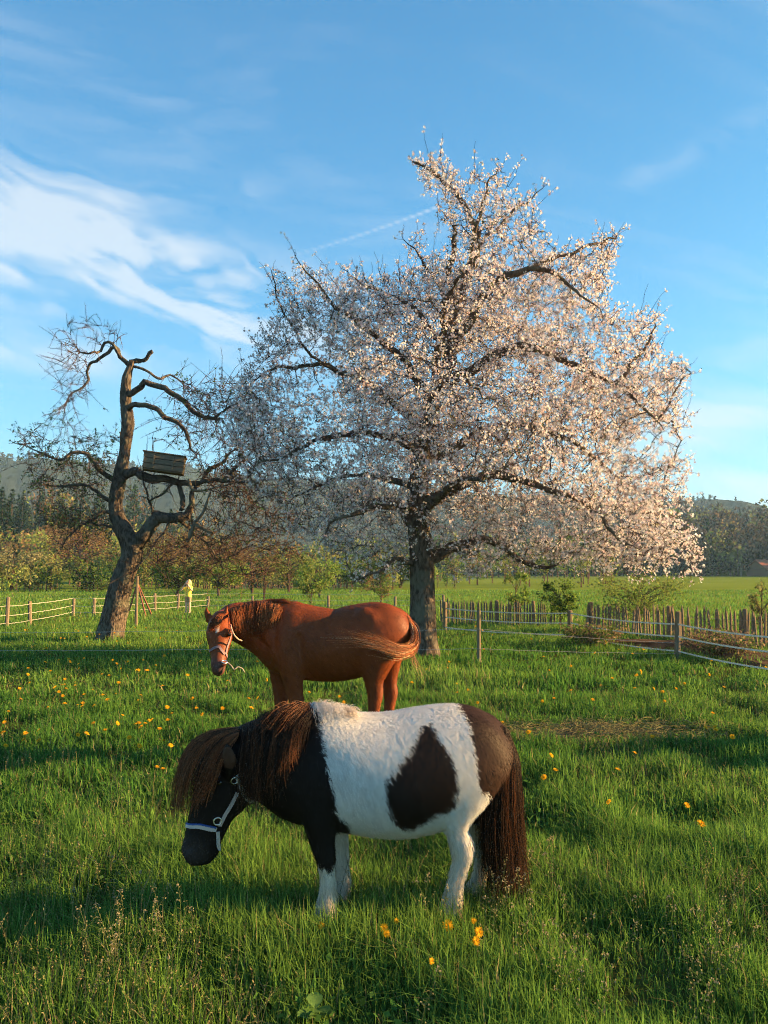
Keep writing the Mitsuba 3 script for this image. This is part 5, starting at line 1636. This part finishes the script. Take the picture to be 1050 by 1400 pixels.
for wr, pl_, s in HAND:
    d = unit(pl_ - wr)
    side = unit(np.cross(d, [0, 1, 0]))
    for q in range(4):
        b = pl_ + side * (q - 1.5) * .014
        ln = (.045, .055, .052, .04)[q]
        fing.append(tube([b, b + d * ln * .5 + [0, -.006, 0], b + d * ln * .8 + [0, .012, .0], b + d * ln + [0, .022, 0]], [.0075, .007, .0065, .005], 6))
    b = wr + d * .02 - side * s * .022
    fing.append(tube([b, b + d * .025 - side * s * .018, b + d * .045 - side * s * .016], [.009, .008, .006], 6))
fm_ = cat(fing)
part(person, 'body', PL((np.vstack([kv, fm_[0]]), np.vstack([kf, fm_[1] + len(kv)])), 'mat_strap', np.vstack([col, np.tile(skin, (len(fm_[0]), 1))]), smooth=True))
B = Blend([cx - .25, Yp - .25, .95], [cx + .25, Yp + .25, 1.35], .012)
B.limb([J(.012, .018, 1.17)], .098, .09, L=(1, 0, 0), k=.02)
B.limb([J(.05, .05, 1.12), J(.055, .06, 1.0)], [.05, .03], [.06, .045], L=(1, 0, 0), k=.03)
B.limb([J(-.05, -.10, 1.13)], .075, .07, k=.02, sub=True)
hm = B.mesh(3)
part(person, 'hair', PL(hm, 'mat_hair', [.62, .45, .24], smooth=True), 'light blond hair')
for s in (-1, 1):
    e = trimesh.creation.icosphere(2, .011)
    part(person, 'eye', PL((np.array(e.vertices) + J(-.045 + s * .028, -.088 + .01 * s, 1.16), e.faces), 'mat_gloss', [.03, .02, .02], smooth=True))

# ------------------------------------------------------------------ poles and houses far off
for (px, top, Y) in ((1013, 766, 205), (1037, 772, 215)):
    x = P(px, 780, Y)[0]
    z0 = float(land(x, Y))
    k = thing('utility_pole', 'taller wooden pole at the far edge of the right field' if px == 1013 else 'shorter wooden pole nearest the picture edge at the end of the right field', 'pole')
    h = P(px, top, Y)[2]
    part(k, 'pole', PL(tube([[x, Y, z0 - .3], [x, Y, h]], [.16, .12], 7), 'mat_wood'))
    part(k, 'crossbar', PL(box(x, Y - .14, h - .5, 1.0, .1, .1), 'mat_wood'))


def house(label, px, Y, w, d, hw, hr, rot, roof, wallc=(.4, .37, .33)):
    x = P(px, 780, Y)[0]
    z0 = float(land(x, Y)) - .3
    k = thing('house', label, 'house')
    t = T().translate([x, Y, z0]).rotate([0, 0, 1], rot)
    v = np.array([[sx * w / 2, sy * d / 2, zz] for zz in (0, hw) for sx, sy in ((-1, -1), (1, -1), (1, 1), (-1, 1))] + [[-w / 2, 0, hw + hr - .15], [w / 2, 0, hw + hr - .15]])
    f = np.array([[0, 1, 5], [0, 5, 4], [1, 2, 6], [1, 6, 5], [2, 3, 7], [2, 7, 6], [3, 0, 4], [3, 4, 7], [4, 7, 8], [5, 9, 6]])
    part(k, 'wall', PL((v, f), 'mat_matte', wallc, to_world=t))
    o = .5
    a = np.array([[-w / 2 - o, -d / 2 - o, hw - o * hr / (d / 2)], [w / 2 + o, -d / 2 - o, hw - o * hr / (d / 2)], [w / 2 + o, 0, hw + hr], [-w / 2 - o, 0, hw + hr], [-w / 2 - o, d / 2 + o, hw - o * hr / (d / 2)], [w / 2 + o, d / 2 + o, hw - o * hr / (d / 2)]])
    v = np.vstack([a, a - [0, 0, .22]])
    f = np.array([[0, 1, 2], [0, 2, 3], [3, 2, 5], [3, 5, 4], [6, 8, 7], [6, 9, 8], [9, 11, 8], [9, 10, 11], [0, 7, 1], [0, 6, 7], [4, 5, 11], [4, 11, 10], [0, 3, 9], [0, 9, 6], [3, 4, 10], [3, 10, 9], [1, 7, 8], [1, 8, 2], [2, 8, 11], [2, 11, 5]])
    r = part(k, 'roof', PL((v, f), 'mat_matte', roof, to_world=t))
    part(r, 'chimney', PL(box(w * .2, d * .15, hw + hr * .9, .7, .7, 1.6), 'mat_matte', [.4, .25, .2], to_world=t))
    for s in (-.3, 0, .3):
        part(k, 'window', PL(box(s * w, -d / 2 - .02, hw * .55, 1.1, .08, 1.3), 'mat_gloss', [.05, .06, .07], to_world=t))


house('small house with a reddish roof at the right edge of the far field', 1053, 208, 9, 8, 2.4, 2.6, 15, [.34, .13, .08], (.25, .15, .1))

# ------------------------------------------------------------------ dandelions and weeds
def head_mesh(r):
    n1, n2 = 15, 10
    V, F, C = [], [], []

    def petal(a, L, z0, z1, w, c):
        o = len(V)
        d, s = np.array([math.cos(a), math.sin(a), 0]), np.array([-math.sin(a), math.cos(a), 0])
        V.extend([d * .15 * L + [0, 0, z0], d * L * .65 + s * w + [0, 0, z0 * .4 + z1 * .6], d * L + [0, 0, z1], d * L * .65 - s * w + [0, 0, z0 * .4 + z1 * .6]])
        F.extend([[o, o + 1, o + 2], [o, o + 2, o + 3]])
        C.extend([c] * 4)

    for k in range(n1):
        petal(2 * np.pi * k / n1 + r.normal(0, .05), 1.0 * r.uniform(.9, 1.08), 0, .12 + r.normal(0, .05), .16, [.82, .43, .02])
    for k in range(n2):
        petal(2 * np.pi * k / n2 + .2, .68 * r.uniform(.9, 1.08), .08, .34, .15, [.85, .50, .03])
    for k in range(6):
        petal(2 * np.pi * k / 6 + .4, .36, .16, .48, .12, [.80, .40, .015])
    o = len(V)
    for k in range(8):
        V.append([.22 * math.cos(k * np.pi / 4), .22 * math.sin(k * np.pi / 4), -.02]); C.append([.08, .13, .03])
    V.append([0, 0, -.42]); C.append([.08, .13, .03])
    F.extend([[o + (k + 1) % 8, o + k, o + 8] for k in range(8)])
    return np.array(V), np.array(F), np.array(C)


heads = []
for _ in range(4):
    v, f, c = head_mesh(rng)
    heads.append(PL((v, f), 'mat_petal', c))
stem_v, stem_f = tube([[0, 0, -.02], [.012, 0, .4], [.0, .01, 1.0]], [.0022, .002, .002], 5)
stem = PL((stem_v * [1, 1, 1], stem_f), 'mat_leaf', [.11, .13, .04])
GD = 'yellow dandelions scattered over the meadow'


def dandelion(x, y, h, r, label, group=None, tilt=None):
    k = thing('dandelion', label, 'flower', group)
    z = float(gz(x, y))
    part(k, 'stem', {**stem, 'to_world': T().translate([x, y, z]).scale([1, 1, h])})
    tx, ty = rng.normal(0, 22, 2) if tilt is None else tilt
    part(k, 'flower_head', {**heads[int(rng.integers(4))], 'to_world': T().translate([x, y + .01, z + h + r * .3]).rotate([1, 0, 0], 18 + tx).rotate([0, 1, 0], ty).rotate([0, 0, 1], rng.uniform(0, 360)).scale(r)})


def spot(px, py, z):
    a = P(px, py, 1.0)
    s = (EYE - z) / (EYE - a[2])
    return a[0] * s, s


near = [(613, 1266, 'large open dandelion in front of the belly of the pony, on its own', .026), (655, 1276, 'open dandelion right of the large one, above another bloom', .023), (651, 1287, 'dandelion bloom just below its neighbour right of the large one', .019), (648, 1259, 'small half closed dandelion above the pair on the right', .014),
        (525, 1268, 'dandelion in the left cluster below the forefeet, upper bloom', .02), (529, 1276, 'dandelion in the left cluster below the forefeet, lower bloom', .018), (542, 1258, 'small dandelion right of the left cluster', .014), (439, 1264, 'dull dandelion half hidden in grass beside the forefoot', .016), (590, 1313, 'closed dandelion bud low in the dark grass', .013)]
for px, py, lab, r_ in near:
    h = rng.uniform(.13, .17)
    x, y = spot(px, py, h)
    dandelion(x, y, h, r_, lab, tilt=(42, rng.normal(0, 12)))
mid = [(112, 966), (140, 952), (146, 958), (128, 966), (127, 990), (52, 1000), (160, 990), (190, 990), (198, 990), (229, 986), (192, 952), (268, 970), (276, 978), (256, 924), (340, 958), (352, 957), (5, 990), (233, 1022), (214, 1048), (222, 1051), (190, 1022), (118, 1004), (176, 1010), (822, 938), (936, 936), (925, 943), (975, 978), (754, 1036), (760, 1056), (744, 1066), (706, 1072), (708, 1088), (868, 1032), (845, 1056),
       (940, 1105), (960, 1132), (833, 1101), (640, 945), (520, 958), (470, 962), (352, 905)]
for px, py in mid:
    h = rng.uniform(.10, .19)
    x, y = spot(px, py, h)
    dandelion(x, y, h, rng.uniform(.021, .029), 'yellow dandelion in the meadow around the animals', GD)
for i in range(235):
    y = rng.uniform(8.2, 19) if i < 185 else rng.uniform(6.2, 9)
    x = (rng.uniform(-.56, .56) if i % 3 else rng.uniform(-.55, -.22)) * y
    if -1.9 < x < .6 and 5.9 < y < 7.2:
        continue
    dandelion(x, y, rng.uniform(.12, .22), rng.uniform(.020, .030), 'small yellow dandelion in the meadow farther back', 'dandelions farther back in the meadow')

# tall seed stalks of shepherd's purse
def weed(x, y, h, label, group):
    k = thing('weed_stalk', label, 'weed', group)
    z = float(gz(x, y))
    n = 16
    lx, ly = rng.normal(0, .18), rng.normal(0, .12)
    t = np.linspace(0, 1, 6)
    st = np.stack([x + lx * h * t ** 1.6 + .006 * np.sin(9 * t), y + ly * h * t ** 1.6, z + h * t], 1)
    part(k, 'stalk', PL(tube(st, np.linspace(.0019, .0010, 6), 5), 'mat_leaf', [.14, .16, .06]))
    u = rng.uniform(.38, 1.0, n)
    b = np.stack([np.interp(u, t, st[:, q]) for q in range(3)], 1)
    a = rng.uniform(0, 2 * np.pi, n)
    d = np.stack([np.cos(a), np.sin(a), 0 * a + .55], 1) * (.020 * (1.35 - u))[:, None]
    sm = strands(np.stack([b, b + d], 1), np.full((n, 2), .0006), 3, cap=False)
    pods = quads(rng, b + d * 1.15, np.full(n, .0045), .8)
    topk = 9
    fl_ = quads(rng, st[-1] + rng.normal(0, .006, (topk, 3)), np.full(topk, .0035), .8)
    part(k, 'seed_pods', PL(cat([colr(sm, [.15, .17, .06]), colr(pods, [.26, .24, .12])])[:2], 'mat_leaf', np.vstack([np.tile([.15, .17, .06], (len(sm[0]), 1)), np.tile([.27, .24, .13], (len(pods[0]), 1))])), kind='stuff')
    part(k, 'flower_tip', PL(fl_, 'mat_leaf', [.34, .28, .19]), kind='stuff')


GWD = 'seed stalks in the long grass'
clusters = [((700, 1230), (45, 18), 18, 'thin seed stalk in the tuft in front of the tail of the pony'), ((640, 1250), (30, 16), 9, 'thin seed stalk beside the hind foot of the pony'), ((190, 1320), (55, 30), 22, 'thin seed stalk in the dark grass below the muzzle of the pony'), ((130, 1230), (60, 30), 8, 'thin seed stalk left of the muzzle of the pony'),
            ((880, 1350), (110, 40), 26, 'thin seed stalk in the sunny grass at the lower right'), ((760, 1330), (80, 40), 14, 'thin seed stalk in the grass right of the dandelions')]
for (cx_, cy_), (sx_, sy_), n, lab in clusters:
    for _ in range(n):
        x, y = spot(rng.normal(cx_, sx_), rng.normal(cy_ + 25, sy_), .02)
        weed(x, max(y, 2.35), rng.uniform(.20, .34), lab, lab.replace('thin seed stalk', 'seed stalks'))

# broad leaves of one weed at the lower edge
k = thing('broadleaf_weed', 'light green broad leaved weed at the bottom edge of the grass', 'weed')
x, y = spot(432, 1385, .05)
for i in range(7):
    a = i * .9 + rng.normal(0, .2)
    L = rng.uniform(.05, .075)
    d, s = np.array([math.cos(a), math.sin(a), .55]), np.array([-math.sin(a), math.cos(a), 0])
    b = np.array([x, y, float(gz(x, y)) + .03 + rng.uniform(0, .05)])
    rows_ = [b + d * L * t + s * w * L * g_ + [0, 0, -.25 * L * t * t] for t, w in ((0, .06), (.3, .38), (.6, .46), (.85, .3), (1.0, .04)) for g_ in (-1, -.0, 1)]
    v = np.array(rows_)
    v[1::3, 2] -= .006
    f = []
    for q in range(4):
        for c_ in (0, 1):
            o = q * 3 + c_
            f += [[o, o + 1, o + 4], [o, o + 4, o + 3]]
    part(k, 'leaf', PL((v, np.array(f)), 'mat_leaf', tint(rng, 1, [.10, .19, .05], .12)[0], smooth=True))

if HAZE_ON:
    scene['haze'] = {'type': 'cube', 'to_world': T().translate([0, 0, HAZE_MID]).scale([1500, 1500, HAZE_HALF]), 'bsdf': {'type': 'null'}, 'interior': {'type': 'ref', 'id': 'air'}}
    labels['haze'] = {'label': 'thin blue evening haze over the valley', 'kind': 'stuff'}
